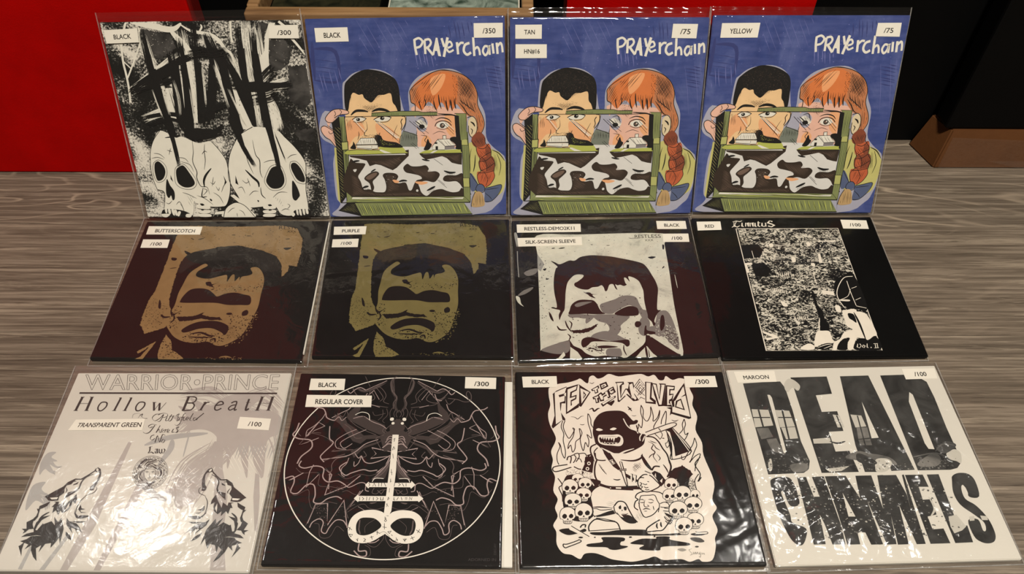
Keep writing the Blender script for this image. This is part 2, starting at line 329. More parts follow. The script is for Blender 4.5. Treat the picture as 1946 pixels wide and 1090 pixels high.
ART={
'A':"""
p g 1569 15 1674 26 1619 156 1559 308 1512 205
r g 7.4 1658 176 1811 168 1872 260 1825 414 1728 465 1626 485
r g 7.6 1810 435 1989 416 2011 626 1987 786 1895 872 1769 752
r g 7.4 392 61 684 115 719 248 517 359 437 327 376 173
r g 7.9 1751 1070 1986 1049 1970 1195 1814 1171
d W 6.4 260 401 72 1986 89 1972 520 1694 538 294 504
S W 21.0 269 -10 174 191 153 293 143 397 144 481 139 608 126 716 116 775
S W 15.2 384 51 360 193 320 264 210 440 147 534
s W 12.6 145 366 210 440
T W 59.5 310 0 413 22 549 43 651 69 739 65 815 16
T W 60.2 685 65 725 126 776 187 828 249 875 332
T W 38.3 802 26 896 87 1011 109 1093 130 1159 181 1207 263 1254 305 1284 429
T W 18.9 968 108 1011 58 1006 28
s W 20.3 1308 2 1290 122 1290 203
p W 1685 26 1750 22 1728 86 1667 156 1635 309 1622 412 1606 537 1554 579 1525 495 1542 339 1595 288 1624 156
T W 24.5 1859 138 1923 210 2012 338
s W 26.9 1785 7 1841 58
b W 5.4 26 76.3 3 394 142 437 463 484 784 501 1004
b W 5.4 22 64.9 4 792 116 793 509 779 984
b W 5.4 22 64.7 5 1041 119 1101 407 1207 999
b W 5.5 26 87.9 6 1291 336 1383 727 1370 1224
b W 5.3 20 63.5 7 1453 3 1439 307 1458 621
b W 5.4 18 48.4 8 1560 65 1554 516 1536 1001
b W 6.5 22 48.7 9 167 652 388 526 700 330
b W 6.5 22 65.1 10 1506 664 1635 622 1787 576
b W 5.6 16 50.3 11 232 935 464 871 675 939
b W 6.7 22 77.6 12 1528 728 1588 892 1605 1057
p W 519 633 814 615 779 984 483 982
p W 1192 618 1343 641 1401 1056 1197 1054
p W 1550 729 1594 729 1609 1035 1562 1113
b g 5.5 10 66.4 13 581 655 607 938
b K 12.2 20 43.3 21 402 112 410 484 441 773 478 1004 486 1218 486 1425
p K 392 441 464 442 474 633 493 938 513 1049 438 1229 445 1048 416 783 401 611
b K 10.8 14 37.7 22 156 651 427 505 713 372 843 331
b K 10.9 12 32.7 23 173 673 368 611 534 570 628 549
p K 323 568 457 474 662 402 653 486 445 569 340 632
b K 10.0 12 27.9 24 224 924 458 893 637 906 760 863
b K 9.0 12 31.5 25 259 1013 446 948 599 972
b K 11.0 20 42.9 26 652 299 636 613 607 938 628 1050
p K 639 402 706 403 655 1028 569 1005 600 720
b K 12.0 20 38.2 27 765 187 748 508 734 775 684 1106
p K 728 403 777 404 720 1095 627 1106 690 721
b K 10.9 18 34.8 28 928 17 881 509 857 831 822 996
p K 875 384 941 384 858 985 779 984
b K 10.2 10 31.6 29 620 1083 773 1062 917 1086 1046 1009
p K 628 1050 881 1041 953 1075 862 1130 671 1162 601 1117
b K 7.9 8 34.0 30 674 1151 848 1141 972 1097 1026 1109
b K 10.8 18 32.5 31 1028 129 1047 406 969 723 883 974
p K 1014 406 1073 334 1058 617 958 941 863 963
b K 11.0 22 43.0 32 1059 139 1146 459 1183 834 1204 1077 1288 1442
p K 1105 334 1193 335 1208 704 1219 1054 1226 1201 1173 1178 1128 943 1114 618
b K 10.0 12 38.8 33 816 918 978 843 1122 800
b K 11.0 18 40.6 34 1184 325 1317 662 1365 945 1401 1056
p K 1196 429 1241 481 1364 705 1401 1056 1341 1011 1260 726
b K 10.8 18 37.8 35 1372 62 1354 409 1360 727 1365 945
p K 1340 254 1405 255 1380 620 1376 945 1329 835
b K 11.0 24 42.9 36 1513 114 1487 463 1497 836 1516 1113 1543 1502
p K 1472 307 1537 308 1537 675 1545 946 1545 1340 1498 1282 1455 945 1458 621
b K 10.9 18 42.3 37 1223 629 1438 610 1635 622 1815 608
p K 1298 587 1576 579 1704 607 1559 675 1315 673
b K 7.7 10 63.5 38 1319 770 1550 729 1669 687
b K 6.5 12 75.3 39 1521 579 1613 495 1675 454
b K 6.4 14 55.1 40 834 321 974 281 1079 303 1214 284
b W 2.2 7 15.4 81 491 612 494 741 504 894
b W 2.2 8 17.6 82 623 570 634 720 617 894
b W 2.2 9 15.5 83 776 636 765 786 754 940
b W 2.2 8 13.1 84 941 436 925 616 905 788
b W 2.2 9 15.2 85 1064 427 1103 617 1131 811
b W 2.2 8 13.3 86 1172 661 1217 834 1273 1010
b W 2.2 9 15.5 87 1416 727 1409 890 1401 1056
b W 2.1 7 10.7 88 1417 307 1416 431 1403 557
b W 2.2 7 11.1 89 380 653 406 827 425 937
d K 7.7 160 394 505 1642 517 1579 947 481 993
P W 362 1057 274 1153 215 1261 189 1359 165 1513 183 1671 201 1688 252 1711 246 1785 208 1900 207 1953 285 1959 395 1977 510 1972 556 1821 583 1845 711 1880 846 1881 907 1858 964 1744 994 1619 1001 1474 995 1364 940 1255 881 1174 736 1189 586 1123 519 1133 480 1112
P W 1343 1028 1198 1106 1115 1202 1050 1310 1009 1430 988 1563 1004 1653 1049 1767 1076 1859 1149 1894 1309 1883 1425 1861 1486 1965 1596 1983 1672 1931 1789 1978 1797 1851 1798 1703 1825 1524 1835 1392 1759 1250 1650 1121 1575 1056
S K 5.8 362 1057 274 1153 215 1261 189 1359 165 1513 183 1671 201 1688 252 1711 246 1785 208 1900
S K 7.3 881 1174 940 1255 995 1364 1001 1474 994 1619 964 1744 907 1858 846 1881 711 1880 583 1845
S K 7.2 1343 1028 1198 1106 1115 1202 1050 1310 1009 1430 988 1563 1004 1653 1049 1767 1076 1859 1149 1894 1309 1883
S K 5.8 1650 1121 1759 1250 1835 1392 1825 1524 1798 1703 1797 1851 1789 1978
b K 7.6 14 24.9 41 418 910 468 1069 481 1252 479 1427
b K 8.6 16 27.0 42 1117 916 1166 1106 1222 1268 1290 1432
b K 9.7 20 30.3 43 1481 919 1519 1130 1540 1324 1546 1478
p K 436 973 509 984 489 1262 460 1197
p K 1117 916 1192 917 1228 1235 1162 1181
p K 1470 919 1545 920 1556 1292 1539 1456 1505 1270
b K 6.5 6 9.7 44 1566 1109 1629 1379
T K 14.0 399 1132 567 1112
P K 231 1397 274 1381 316 1437 317 1503 274 1570 214 1587 204 1514 212 1447
P K 482 1438 529 1427 570 1494 612 1606 568 1656 488 1661 431 1616 427 1537 442 1471
P K 319 1570 336 1638 366 1706 353 1786 327 1803 321 1751 292 1780 273 1740 289 1649
P K 1415 1533 1473 1455 1552 1445 1583 1522 1579 1612 1524 1673 1434 1678 1385 1610
P K 1689 1413 1734 1408 1779 1468 1807 1568 1789 1613 1727 1590 1693 1523 1676 1457
P K 1670 1595 1705 1657 1724 1748 1707 1782 1668 1816 1640 1782 1651 1680
S K 4.3 218 1392 278 1365 336 1426 332 1514 281 1587 205 1603 186 1525 194 1447 218 1392
S K 4.3 468 1427 533 1410 589 1483 634 1606 574 1679 473 1678 406 1627 410 1537 433 1460 468 1427
S K 4.3 1401 1521 1465 1439 1560 1428 1599 1523 1594 1623 1527 1692 1420 1695 1366 1610 1401 1521
S K 4.3 1679 1396 1742 1391 1796 1463 1823 1574 1803 1630 1717 1613 1678 1534 1662 1457 1679 1396
T K 8.6 682 1135 668 1275 638 1384 659 1494 644 1561 669 1651 734 1663 745 1742
T K 7.1 804 1200 785 1275 775 1374 743 1473
T K 7.1 754 1308 788 1275 813 1287
T K 23.2 822 1457 751 1528 713 1595 706 1663
p K 936 1535 957 1608 922 1644 940 1597
T K 8.6 1318 1161 1323 1312 1355 1378 1339 1499 1354 1566
T K 7.1 1221 1300 1230 1399 1263 1520
T K 26.0 1183 1476 1246 1554 1296 1610 1297 1666
p K 1066 1536 1079 1640 1050 1620
p K 368 1526 380 1604 358 1571
T K 5.7 205 1348 273 1337 334 1360
T K 5.7 240 1293 303 1305 348 1349
T K 5.7 472 1339 557 1350 592 1394
T K 5.7 506 1383 598 1416 625 1494
T K 5.7 390 1262 442 1278
T K 5.7 434 1240 401 1311
T K 5.8 779 1607 808 1629 837 1596
T K 5.8 824 1551 792 1652
T K 5.8 831 1652 850 1698 868 1664
T K 5.8 879 1720 915 1653 957 1608
T K 5.9 676 1674 727 1697 670 1753
T K 11.8 687 1674 656 1765 712 1765
P K 741 1788 760 1805 747 1817 736 1802
T K 5.9 603 1753 685 1788 761 1857
T K 5.9 789 1720 847 1766 876 1846
T K 5.9 453 1718 515 1741 595 1787
T K 5.9 354 1855 396 1821 420 1867
T K 5.9 246 1831 278 1843 320 1809
T K 7.4 402 1844 417 1878 427 1936
T K 5.7 1654 1358 1703 1325 1760 1315
T K 5.7 1395 1400 1465 1378 1564 1374
T K 5.8 1128 1587 1166 1620 1204 1598
T K 5.8 1188 1565 1205 1654
T K 5.9 1174 1756 1228 1711 1283 1711
T K 10.2 1314 1666 1311 1746 1347 1791
P K 1252 1808 1270 1814 1259 1831
T K 5.9 1428 1780 1504 1724 1594 1724
T K 5.8 1067 1676 1113 1665 1134 1733
T K 5.9 1573 1850 1597 1873 1563 1907
T K 5.9 1492 1930 1541 1907 1584 1919
h K 3.0 71 23.7 493 1741 566 1764 530 1879 490 1856
h K 2.9 118 23.6 1441 1769 1515 1792 1522 1884 1481 1861
h K 2.9 88 26.1 191 1403 193 1514 182 1581 171 1558
P K 206 1906 408 1919 509 1978 460 1992 199 1988
P K 1639 1925 1798 1914 1797 1995 1639 1995
P W 219 1900 242 1901 233 1947 216 1941
P W 252 1906 277 1907 273 1953 250 1953
P W 288 1907 314 1907 314 1971 293 1965
P W 318 1913 345 1919 342 1971 322 1971
P W 360 1930 387 1936 359 1983 340 1977
P W 444 1960 501 1960 482 1995 431 1992
P W 171 1958 262 1959 220 1994 176 1988
P W 1657 1919 1676 1919 1674 1977 1657 1966
P W 1688 1914 1709 1914 1710 1978 1690 1972
P W 1726 1908 1749 1908 1747 1972 1728 1966
P W 1761 1903 1783 1903 1786 1960 1763 1960
P W 1614 1942 1638 1966 1617 1995 1597 1977
P W 580 1856 639 1845 715 1863 712 1903 638 1903 578 1891
P W 584 1920 658 1914 714 1920 702 1949 627 1955 584 1943
P W 580 1960 694 1961 711 1990 586 1990
P W 1312 1866 1370 1854 1435 1866 1435 1901 1360 1912 1305 1900
P W 1301 1923 1426 1918 1420 1953 1307 1955
P W 1305 1964 1418 1964 1402 1994 1289 1993
P K 617 1845 645 1843 664 1859 634 1868
P K 1358 1860 1387 1855 1401 1870 1371 1877
P K 614 1908 638 1905 647 1917 623 1921
P K 1354 1912 1383 1909 1392 1920 1363 1927
p W 967 1755 1009 1744 1180 1905 1142 1928
P W 845 2003 887 1904 966 1847 1036 1835 1117 1882 1196 2004
S K 7.4 845 2003 887 1904 966 1847 1036 1835 1117 1882 1196 2004
T K 5.9 900 1950 955 1904 991 1893
T K 6.0 1032 1916 1072 1940 1086 1986
T K 6.0 1002 1951 1000 1992
p W 767 1938 860 1927 847 1962 749 1967
""",
'B':"""
d v 11.7 90 21 22 1989 14 1984 459 37 488
T n 38.1 57 270 270 302 286 589
T n 38.1 46 205 35 355 26 565
T n 24.3 15 565 234 588 293 531
h n 7.2 8 52.8 35 355 281 377 268 569 18 546
h v 11.9 80 38.1 1059 257 1301 354 1274 468 1087 446
h v 9.7 81 53.4 57 488 316 435 308 667 49 703
h n 11.6 81 46.3 1441 24 1684 46 1617 228 1393 188
h n 12.1 10 33.9 1776 456 1984 459 1982 692 1813 650
h v 4.7 61 69.9 510 11 1036 19 1011 350 514 343
h v 4.9 80 83.2 1778 380 1985 383 1979 973 1828 971
P l 303 628 284 867 296 948 91 864 1 1047 31 1152 151 1238 107 1409 96 1764 131 1844 101 1901 34 1981 377 2003 1624 1998 1902 1882 1972 1769 2007 1613 2009 1394 1867 1263 1792 1157 1786 929 1725 787 1687 648 1564 530 1420 474 1188 505 1057 580 985 697 982 877 928 876 889 696 829 538 667 469 455 494 341 570
P y 1877 1295 1943 1328 2008 1459 1996 1613 1949 1758 1813 1767 1684 1476 1757 1262
P y 1581 1238 1691 1261 1688 1765 1612 1651 1595 1475
p y 140 1238 172 1249 138 1844 113 1809 121 1562
S W 23.5 1084 198 1087 267 1099 342
S W 21.1 1080 205 1130 188 1165 218 1141 262 1093 276
s W 23.5 1186 207 1188 334
S W 21.1 1186 207 1232 200 1250 232 1223 269 1194 278
s W 23.6 1203 268 1268 346
p W 1256 346 1302 186 1319 187 1347 359 1318 354 1308 307 1287 307 1277 346
s W 23.4 1360 191 1384 271
s W 25.9 1421 185 1375 363
S W 18.8 1408 284 1461 263 1448 226 1419 236 1408 284 1431 319 1478 300
s W 23.6 1514 230 1522 342
S W 21.1 1518 273 1551 238 1583 239
S W 23.6 1641 239 1595 257 1581 311 1613 346 1655 326
s W 23.5 1680 188 1687 360
S W 21.2 1689 300 1718 278 1738 304 1745 353
S W 21.2 1838 280 1797 271 1775 316 1799 354 1829 321 1838 268 1845 351
s W 23.6 1873 247 1884 340
s W 23.6 1917 240 1925 344
S W 21.2 1926 273 1954 244 1970 270 1977 330
P t 374 687 447 669 802 684 854 790 887 887 936 926 936 985 883 1074 849 1224 612 1272 265 1256 288 976 323 859
P o 306 996 417 938 489 1038 460 1118 374 1136 277 1246 269 1135
P o 618 1000 760 1042 845 1143 849 1224 722 1233 627 1120
P F 1036 831 1518 867 1597 946 1550 1094 1502 1254 1090 1258 1042 1187 1049 1086 1038 948
P o 1096 1167 1151 1128 1200 1189 1143 1249 1090 1248
P o 1360 933 1453 934 1454 1152 1382 1111 1355 1031
P l 1038 948 1101 929 1170 989 1133 1087 1061 1066
P c 1007 668 1094 585 1199 521 1332 491 1452 502 1571 540 1660 612 1707 716 1709 831 1763 958 1771 1047 1727 1136 1685 1156 1680 957 1608 941 1538 877 1479 818 1434 885 1417 827 1388 884 1326 797 1270 873 1232 814 1182 794 1116 871 1047 821 1008 792 998 725
P O 1100 641 1249 540 1381 505 1490 553 1506 647 1479 818 1435 875 1417 827 1389 875 1326 797 1270 873 1232 814 1182 794 1116 871 1049 792 1065 707
P a 1227 568 1380 524 1333 654 1237 728
P O 1040 631 1136 557 1271 508 1228 549 1123 613
P K 326 620 368 565 445 510 550 471 650 476 748 501 844 553 880 610 893 695 893 867 866 891 841 828 813 789 800 703 728 716 666 720 609 776 578 786 520 746 504 708 463 712 404 692 365 763 338 859 312 859 306 782
d u 3.9 420 367 574 547 493 698 495 842 572 880 723 581 757 405 678
h K 4.8 102 10.7 363 687 394 687 348 859 324 849
h K 4.7 85 11.9 504 708 718 711 608 786 576 805
h K 4.8 100 11.9 800 703 829 722 879 867 840 838
d K 5.0 90 431 812 720 797 671 884 505 886
h K 3.6 36 12.0 482 813 667 816 609 883 526 881
h K 3.6 -36 14.4 502 823 646 825 610 873 538 872
T K 26.4 358 913 414 872 486 869 547 880
T K 28.8 583 880 653 858 724 865 779 887
P L 379 956 428 935 519 948 454 976 397 977
P L 601 961 687 935 779 940 746 971 682 980 631 976
p K 451 957 448 964 442 970 433 973 424 972 416 969 411 963 410 956 413 949 419 943 428 940 437 940 445 943 450 949
p K 712 948 709 956 702 962 692 966 682 965 672 962 666 955 665 947 668 939 675 933 685 929 696 929 705 933 711 940
p L 432 952 431 954 429 956 426 957 424 957 421 956 420 954 419 952 420 950 422 948 425 947 428 948 430 948 431 950
p L 704 943 703 945 700 946 697 947 694 947 691 946 690 945 689 942 690 940 692 939 695 938 698 938 701 939 703 941
S K 7.3 368 957 418 931 469 931 519 948
S K 6.1 376 977 422 984 475 979 519 948
S K 8.5 596 961 656 932 729 928 785 940
S K 6.1 611 971 671 987 745 979 785 940
h K 3.7 91 11.0 302 947 354 947 361 1066 307 1075
h K 3.6 53 15.8 434 968 516 979 460 1018
T K 7.4 516 979 519 1049 489 1088 481 1113 501 1123 532 1127
T K 9.8 573 1134 606 1122 637 1125 651 1090
T K 7.4 422 1077 423 1117 402 1167
d K 5.1 90 460 1118 640 1100 665 1161 457 1138
P D 628 1110 685 1171 820 1198 848 1234 615 1241 581 1160
S K 3.7 639 1001 842 1184
s W 9.8 620 981 834 1153
s K 3.7 611 971 823 1163
s K 3.7 680 1001 857 1133
s L 6.1 651 981 855 1154
s K 3.7 392 977 483 1098
s L 6.1 402 977 495 1083
S K 7.3 883 1074 911 1044 936 985 930 936 899 931
S K 8.5 903 955 885 985 892 1024 878 1064
S K 6.1 945 936 935 1005 903 1084 866 1144 846 1204
T K 4.9 846 1014 809 1083 781 1163
S K 7.0 1003 725 1000 687 1040 640 1146 567 1250 508 1352 485 1452 497
S K 7.1 1332 486 1452 497 1571 538 1660 612 1707 716 1709 831 1763 958 1771 1047 1727 1136
S K 8.4 1003 725 1008 792 1047 821 1041 909
h K 5.9 -60 15.4 1018 659 1101 632 1121 794 1067 831 1014 782
h K 5.8 -50 23.4 1123 604 1341 505 1380 524 1219 690 1137 698
h K 5.9 -66 17.8 1158 699 1269 719 1211 833 1118 832
h K 7.0 55 12.9 1501 526 1611 564 1688 669 1695 802 1523 733
h K 4.7 -56 15.3 1511 544 1611 564 1677 706 1602 801 1514 704
h K 6.0 71 15.5 1484 703 1685 802 1701 938 1539 858
h K 4.9 81 17.0 1693 850 1762 998 1738 1116 1691 1116
h K 6.0 87 23.8 1319 730 1493 732 1478 828 1425 866 1325 816
d K 5.9 110 1450 534 1521 535 1523 733 1462 732
T K 14.3 1299 720 1305 796 1322 864
T K 14.3 1245 776 1252 834 1275 883
T K 14.3 1368 778 1380 836 1391 889
T K 14.3 1419 769 1427 827 1440 885
T K 14.3 1471 760 1468 818 1477 866
T K 10.8 1091 774 1098 822 1117 880
T K 10.7 1154 756 1160 813 1138 842
T K 10.8 1510 799 1559 858 1598 917 1639 942
T K 8.4 1521 780 1601 839 1682 898
S O 6.0 1540 819 1620 878 1681 918
S O 6.1 1712 918 1741 997 1728 1096
d K 5.0 80 1162 794 1252 824 1255 951 1172 950
h K 3.6 51 12.0 1157 862 1269 892 1233 970 1174 930
P L 1262 1020 1315 991 1367 997 1397 1032 1343 1061 1281 1050
p K 1351 1031 1348 1042 1340 1051 1328 1056 1316 1056 1306 1051 1299 1041 1297 1030 1300 1019 1308 1010 1319 1006 1331 1006 1342 1011 1349 1020
p u 1340 1031 1338 1038 1333 1043 1327 1046 1319 1046 1313 1043 1308 1037 1307 1030 1309 1024 1314 1018 1321 1015 1328 1015 1335 1018 1339 1024
p L 1340 1023 1339 1026 1337 1028 1334 1030 1330 1030 1328 1028 1326 1026 1325 1023 1326 1020 1328 1017 1331 1016 1334 1016 1337 1018 1339 1020
S K 8.5 1245 1039 1268 1000 1326 983 1388 997 1423 1032
S K 4.9 1260 1050 1322 1070 1385 1056
T K 10.9 1249 975 1317 952 1389 967 1424 1002
P L 1045 997 1099 968 1168 1028 1114 1057
p K 1136 1038 1132 1047 1123 1055 1110 1059 1096 1058 1084 1054 1076 1046 1073 1037 1077 1027 1086 1020 1099 1016 1113 1016 1125 1021 1133 1028
T K 11.0 1036 977 1075 1007 1155 1068
T K 8.5 1068 958 1131 949 1157 1028
T K 7.3 1053 1027 1072 1057 1134 1068
h K 3.6 51 12.1 1079 958 1141 959 1168 1028 1074 1027
s K 4.9 974 976 1131 1117
s K 3.7 1014 987 1173 1108
s K 3.7 1335 1011 1445 1122
s K 3.7 1356 1001 1446 1092
s L 4.9 1377 1012 1447 1072
T K 7.4 1050 1076 1039 1146 1044 1237
T K 7.4 1088 1127 1150 1138 1127 1178 1146 1208
T K 4.9 1214 1119 1289 1090 1361 1111
T K 14.5 1278 910 1361 918 1433 924 1473 939
P G 903 1084 965 1095 1046 1126 1038 1237 995 1252 859 1235 879 1124
h K 4.9 90 16.0 907 1089 1046 1126 1037 1187 874 1184
S K 6.1 903 1079 964 1097 1051 1131
P f 1607 976 1660 942 1689 997 1686 1096 1632 1155 1603 1094 1600 1035
S K 7.3 1592 956 1649 942 1689 987 1692 1086 1643 1155 1607 1115 1605 1035
T K 17.0 1627 996 1657 1016 1672 1046
T K 9.8 1625 1065 1645 1085 1633 1125
P F 86 934 157 866 241 848 332 869 323 903 234 906 174 974 141 983 115 1028 152 1063 148 1093 182 1245 108 1163 33 1091 24 1041 65 1012 100 1022 91 973
S K 7.2 232 921 174 974 131 983 96 973 86 934 157 866 241 848 332 869 328 898 244 907 179 935
S K 7.4 151 1073 113 1042 64 1017 29 1031 25 1071 59 1132 108 1163 161 1240
S K 6.1 96 1012 148 1053 149 1083 116 1097 99 1072
S K 6.0 187 867 199 896 181 920
S K 6.0 246 853 264 878 245 902
h K 3.7 65 13.6 117 1092 168 1103 168 1224 138 1173
h K 3.6 42 13.3 143 974 179 935 223 916 183 984
p K 144 987 230 923 264 1030 216 1765 155 1838 134 1837 162 1238
h y 2.6 48 23.7 156 1028 247 1030 198 1765 147 1810
p m 229 927 288 924 287 1240 279 1755 209 1822 230 1239
h K 7.8 95 15.7 233 931 290 928 277 1676 212 1743
s K 7.8 229 927 230 1239 209 1822
s K 7.8 288 924 287 1240 279 1755
p z 224 1186 294 1181 289 1265 222 1269
p z 211 1597 277 1591 272 1692 206 1698
s K 7.8 224 1186 294 1181 289 1265 222 1269 224 1186
s K 8.1 211 1597 277 1591 272 1692 206 1698 211 1597
p S 873 1242 1068 1245 1133 1246 1523 1283 1515 1782 259 1763 290 1307
p D 287 1326 910 1327 891 1284 947 1274 942 1338 859 1411 800 1464 754 1490 701 1468 627 1434 573 1423 505 1443 478 1384 393 1361 307 1344
p D 1053 1313 1107 1324 1522 1315 1517 1442 1473 1436 1408 1419 1355 1370 1302 1348 1213 1368 1125 1383 1083 1350
P D 292 1381 355 1403 453 1413 444 1448 393 1512 366 1555 388 1610 412 1693 479 1694 532 1723 587 1729 644 1724 666 1669 656 1592 638 1548 663 1521 729 1517 784 1528 809 1561 776 1616 808 1633 886 1628 914 1706 947 1707 980 1641 1011 1603 1067 1587 1047 1554 960 1531 895 1514 872 1465 919 1423 966 1450 1054 1451 1121 1442 1152 1480 1139 1512 1227 1508 1269 1541 1245 1590 1198 1627 1110 1610 1031 1636 1038 1686 1057 1742 1111 1776 1170 1732 1216 1711 1283 1703 1338 1724 1404 1741 1472 1731 1507 1693 1526 1788 268 1774
P D 1306 1580 1346 1553 1446 1555 1524 1539 1524 1693 1486 1648 1443 1620 1365 1624 1310 1613
P D 430 1578 485 1524 565 1498 601 1526 558 1574 521 1612 531 1678 499 1722 485 1633
h u 3.9 31 10.4 510 1395 843 1347 860 1400 755 1474 595 1418
h u 4.0 32 12.0 285 1532 370 1566 399 1709 586 1746 923 1728 1045 1753 1055 1775 281 1763
h u 3.9 42 11.8 922 1455 1119 1469 1226 1535 1200 1600 1068 1576
h u 4.0 32 12.0 661 1537 782 1550 752 1637 817 1660 813 1716 677 1725
h u 4.0 31 11.9 1357 1570 1512 1572 1509 1627 1377 1603
h u 3.9 31 11.6 1149 1341 1499 1335 1496 1420 1388 1366
d S 5.5 12 662 1527 783 1539 765 1615 660 1669
p S 1022 1717 1020 1722 1016 1727 1010 1729 1004 1729 999 1727 996 1722 995 1716 997 1710 1001 1706 1006 1703 1012 1703 1017 1706 1021 1711
P u 448 1567 519 1524 575 1514 561 1547 490 1589
P o 987 1619 1098 1620 1131 1634 1052 1653
P o 745 1593 810 1605 809 1627 764 1626
P S 319 1478 358 1473 344 1500 328 1500
T K 20.8 312 1397 357 1387 401 1383
T K 15.7 509 1508 544 1487 568 1476
T K 21.2 810 1616 855 1604 905 1607
T K 24.0 397 1682 437 1666 471 1661
T K 24.0 1114 1720 1172 1693 1212 1672
T K 23.6 1316 1504 1381 1526 1447 1522
T K 18.1 1081 1377 1124 1388 1168 1394
h K 3.9 82 15.8 1337 1526 1436 1529 1429 1560 1346 1559
h K 4.0 86 16.0 401 1687 470 1677 461 1710 410 1710
h K 3.9 86 15.6 324 1392 395 1393 389 1420 326 1416
h K 4.0 84 15.9 827 1611 899 1612 892 1634 820 1629
h K 4.0 83 16.1 1126 1720 1217 1688 1192 1732 1135 1754
s K 3.9 1213 1374 1308 1444
s K 4.0 1238 1601 1340 1690
s K 4.0 1255 1601 1319 1657
s K 3.8 973 1212 1034 1265
s K 3.8 990 1202 1056 1260
P q 294 1270 392 1266 609 1275 635 1238 765 1235 873 1242 912 1295 889 1310 289 1315
P q 1064 1313 1142 1283 1294 1285 1523 1278 1522 1315 1107 1321
p L 610 1267 653 1270 759 1308 682 1307
p L 1218 1287 1262 1285 1205 1315 1173 1315
p L 386 1222 614 1222 613 1257 546 1258 545 1268 383 1250
p W 438 1147 584 1146 617 1215 376 1216
h K 3.8 90 21.6 438 1148 584 1148 615 1215 382 1214
s K 5.1 438 1147 584 1146 617 1215 376 1216 438 1147
s K 3.8 387 1219 386 1250 546 1258 549 1227
s K 3.8 617 1217 613 1259 551 1263
P K 623 1134 656 1124 684 1176 747 1198 812 1194 874 1231 861 1252 635 1238 613 1175
P K 313 1249 344 1213 353 1182 367 1203 378 1245 360 1260
P K 1110 1277 1135 1225 1160 1163 1179 1205 1200 1226 1164 1278
P K 1398 1166 1453 1146 1516 1178 1523 1272 1458 1272 1460 1230
d q 4.2 60 643 1145 703 1198 853 1221 657 1228
s K 6.4 293 1275 382 1264 631 1272
s K 6.4 288 1319 693 1315 911 1311
s K 6.4 1063 1318 1522 1317
p L 1199 1245 1268 1173 1342 1244 1338 1280 1202 1280
p W 1270 1171 1392 1168 1462 1238 1342 1244
p g 1342 1247 1448 1242 1442 1273 1340 1280
h K 3.8 51 25.5 1273 1173 1392 1170 1459 1238 1342 1241
s K 5.1 1199 1247 1268 1171 1392 1168 1462 1238 1342 1244 1268 1173
s K 3.8 1204 1247 1202 1280 1338 1280 1342 1245
p K 1232 1200 1261 1201 1260 1218 1233 1218
p K 1240 1242 1266 1242 1264 1281 1238 1281
p L 1324 1134 1356 1130 1357 1168 1327 1167
s K 5.1 1322 1167 1322 1134 1358 1131 1359 1168
P r 1636 1159 1713 1099 1776 1151 1780 1224 1762 1271 1697 1265 1644 1232
P R 1687 1264 1741 1255 1818 1225 1843 1309 1825 1383 1759 1403 1695 1349
P r 1716 1392 1837 1351 1880 1416 1867 1512 1789 1533 1724 1510 1703 1445
P R 1690 1520 1779 1522 1862 1512 1872 1577 1843 1643 1775 1686 1709 1652 1683 1575
P r 1784 1255 1838 1288 1831 1372 1783 1340
P R 1726 1403 1780 1446 1779 1511 1724 1488
S K 6.5 1629 1191 1676 1254 1685 1306 1716 1370 1706 1445 1724 1510 1684 1564 1698 1640 1731 1680
S K 6.5 1776 1162 1785 1224 1838 1288 1842 1362 1879 1426 1867 1512 1875 1577 1831 1653 1775 1691
S K 6.4 1697 1265 1762 1276 1818 1225
S K 6.5 1716 1386 1783 1340 1843 1309
S K 6.5 1715 1413 1781 1403 1837 1362
S K 6.5 1724 1510 1802 1479 1879 1426
S K 6.6 1690 1531 1778 1532 1867 1512
S K 5.3 1757 1521 1799 1598 1775 1675
S K 5.2 1717 1349 1781 1414 1790 1511
h K 5.1 60 15.3 1657 1160 1765 1151 1763 1255 1677 1222
h K 3.9 50 18.0 1697 1286 1827 1288 1804 1372 1728 1360
h K 3.9 61 18.3 1726 1403 1858 1415 1845 1512 1735 1499
h K 4.0 -69 18.5 1712 1531 1856 1534 1820 1642 1720 1641
T K 9.0 1849 1288 1925 1326 1989 1406
T K 6.5 1903 1326 1945 1449 1922 1567
T K 11.7 1668 1338 1659 1444 1641 1520
T K 6.5 1626 1274 1607 1369 1608 1519
h K 3.9 81 11.7 1865 1320 1892 1331 1917 1524 1878 1523
P s 1607 1530 1692 1662 1662 1723 1607 1716
P s 1763 1702 1842 1687 1948 1666 1919 1755 1839 1843 1760 1853 1762 1763
p s 1763 1702 1758 1721 1744 1737 1723 1745 1701 1745 1681 1736 1667 1720 1663 1701 1669 1682 1683 1666 1703 1658 1725 1659 1745 1667 1759 1683
S K 6.6 1607 1535 1644 1596 1692 1662
S K 6.7 1763 1702 1842 1685 1948 1666 1925 1755 1839 1843 1766 1851
S K 6.7 1663 1701 1686 1662 1731 1657 1764 1697 1751 1741 1706 1749 1668 1728 1663 1701
T K 6.7 1763 1719 1842 1709 1920 1699
T K 6.7 1762 1752 1817 1798 1839 1832
P h 1662 1740 1729 1752 1760 1876 1714 1907 1612 1902 1632 1795
h K 4.1 87 21.6 1662 1751 1729 1757 1748 1898 1623 1896
S K 6.7 1656 1739 1620 1817 1606 1907
p m 1487 1095 1595 1097 1604 1305 1597 1851 1526 1782 1527 1304 1517 1158
p K 1460 1095 1509 1096 1527 1304 1511 1304 1506 1168
h K 3.9 90 15.6 1519 1096 1595 1097 1588 1783 1527 1760
s K 5.2 1514 1096 1527 1315 1526 1782
s K 5.2 1589 1097 1603 1316 1599 1851
p z 1522 1173 1586 1174 1590 1237 1522 1236
p z 1524 1585 1594 1586 1596 1685 1527 1684
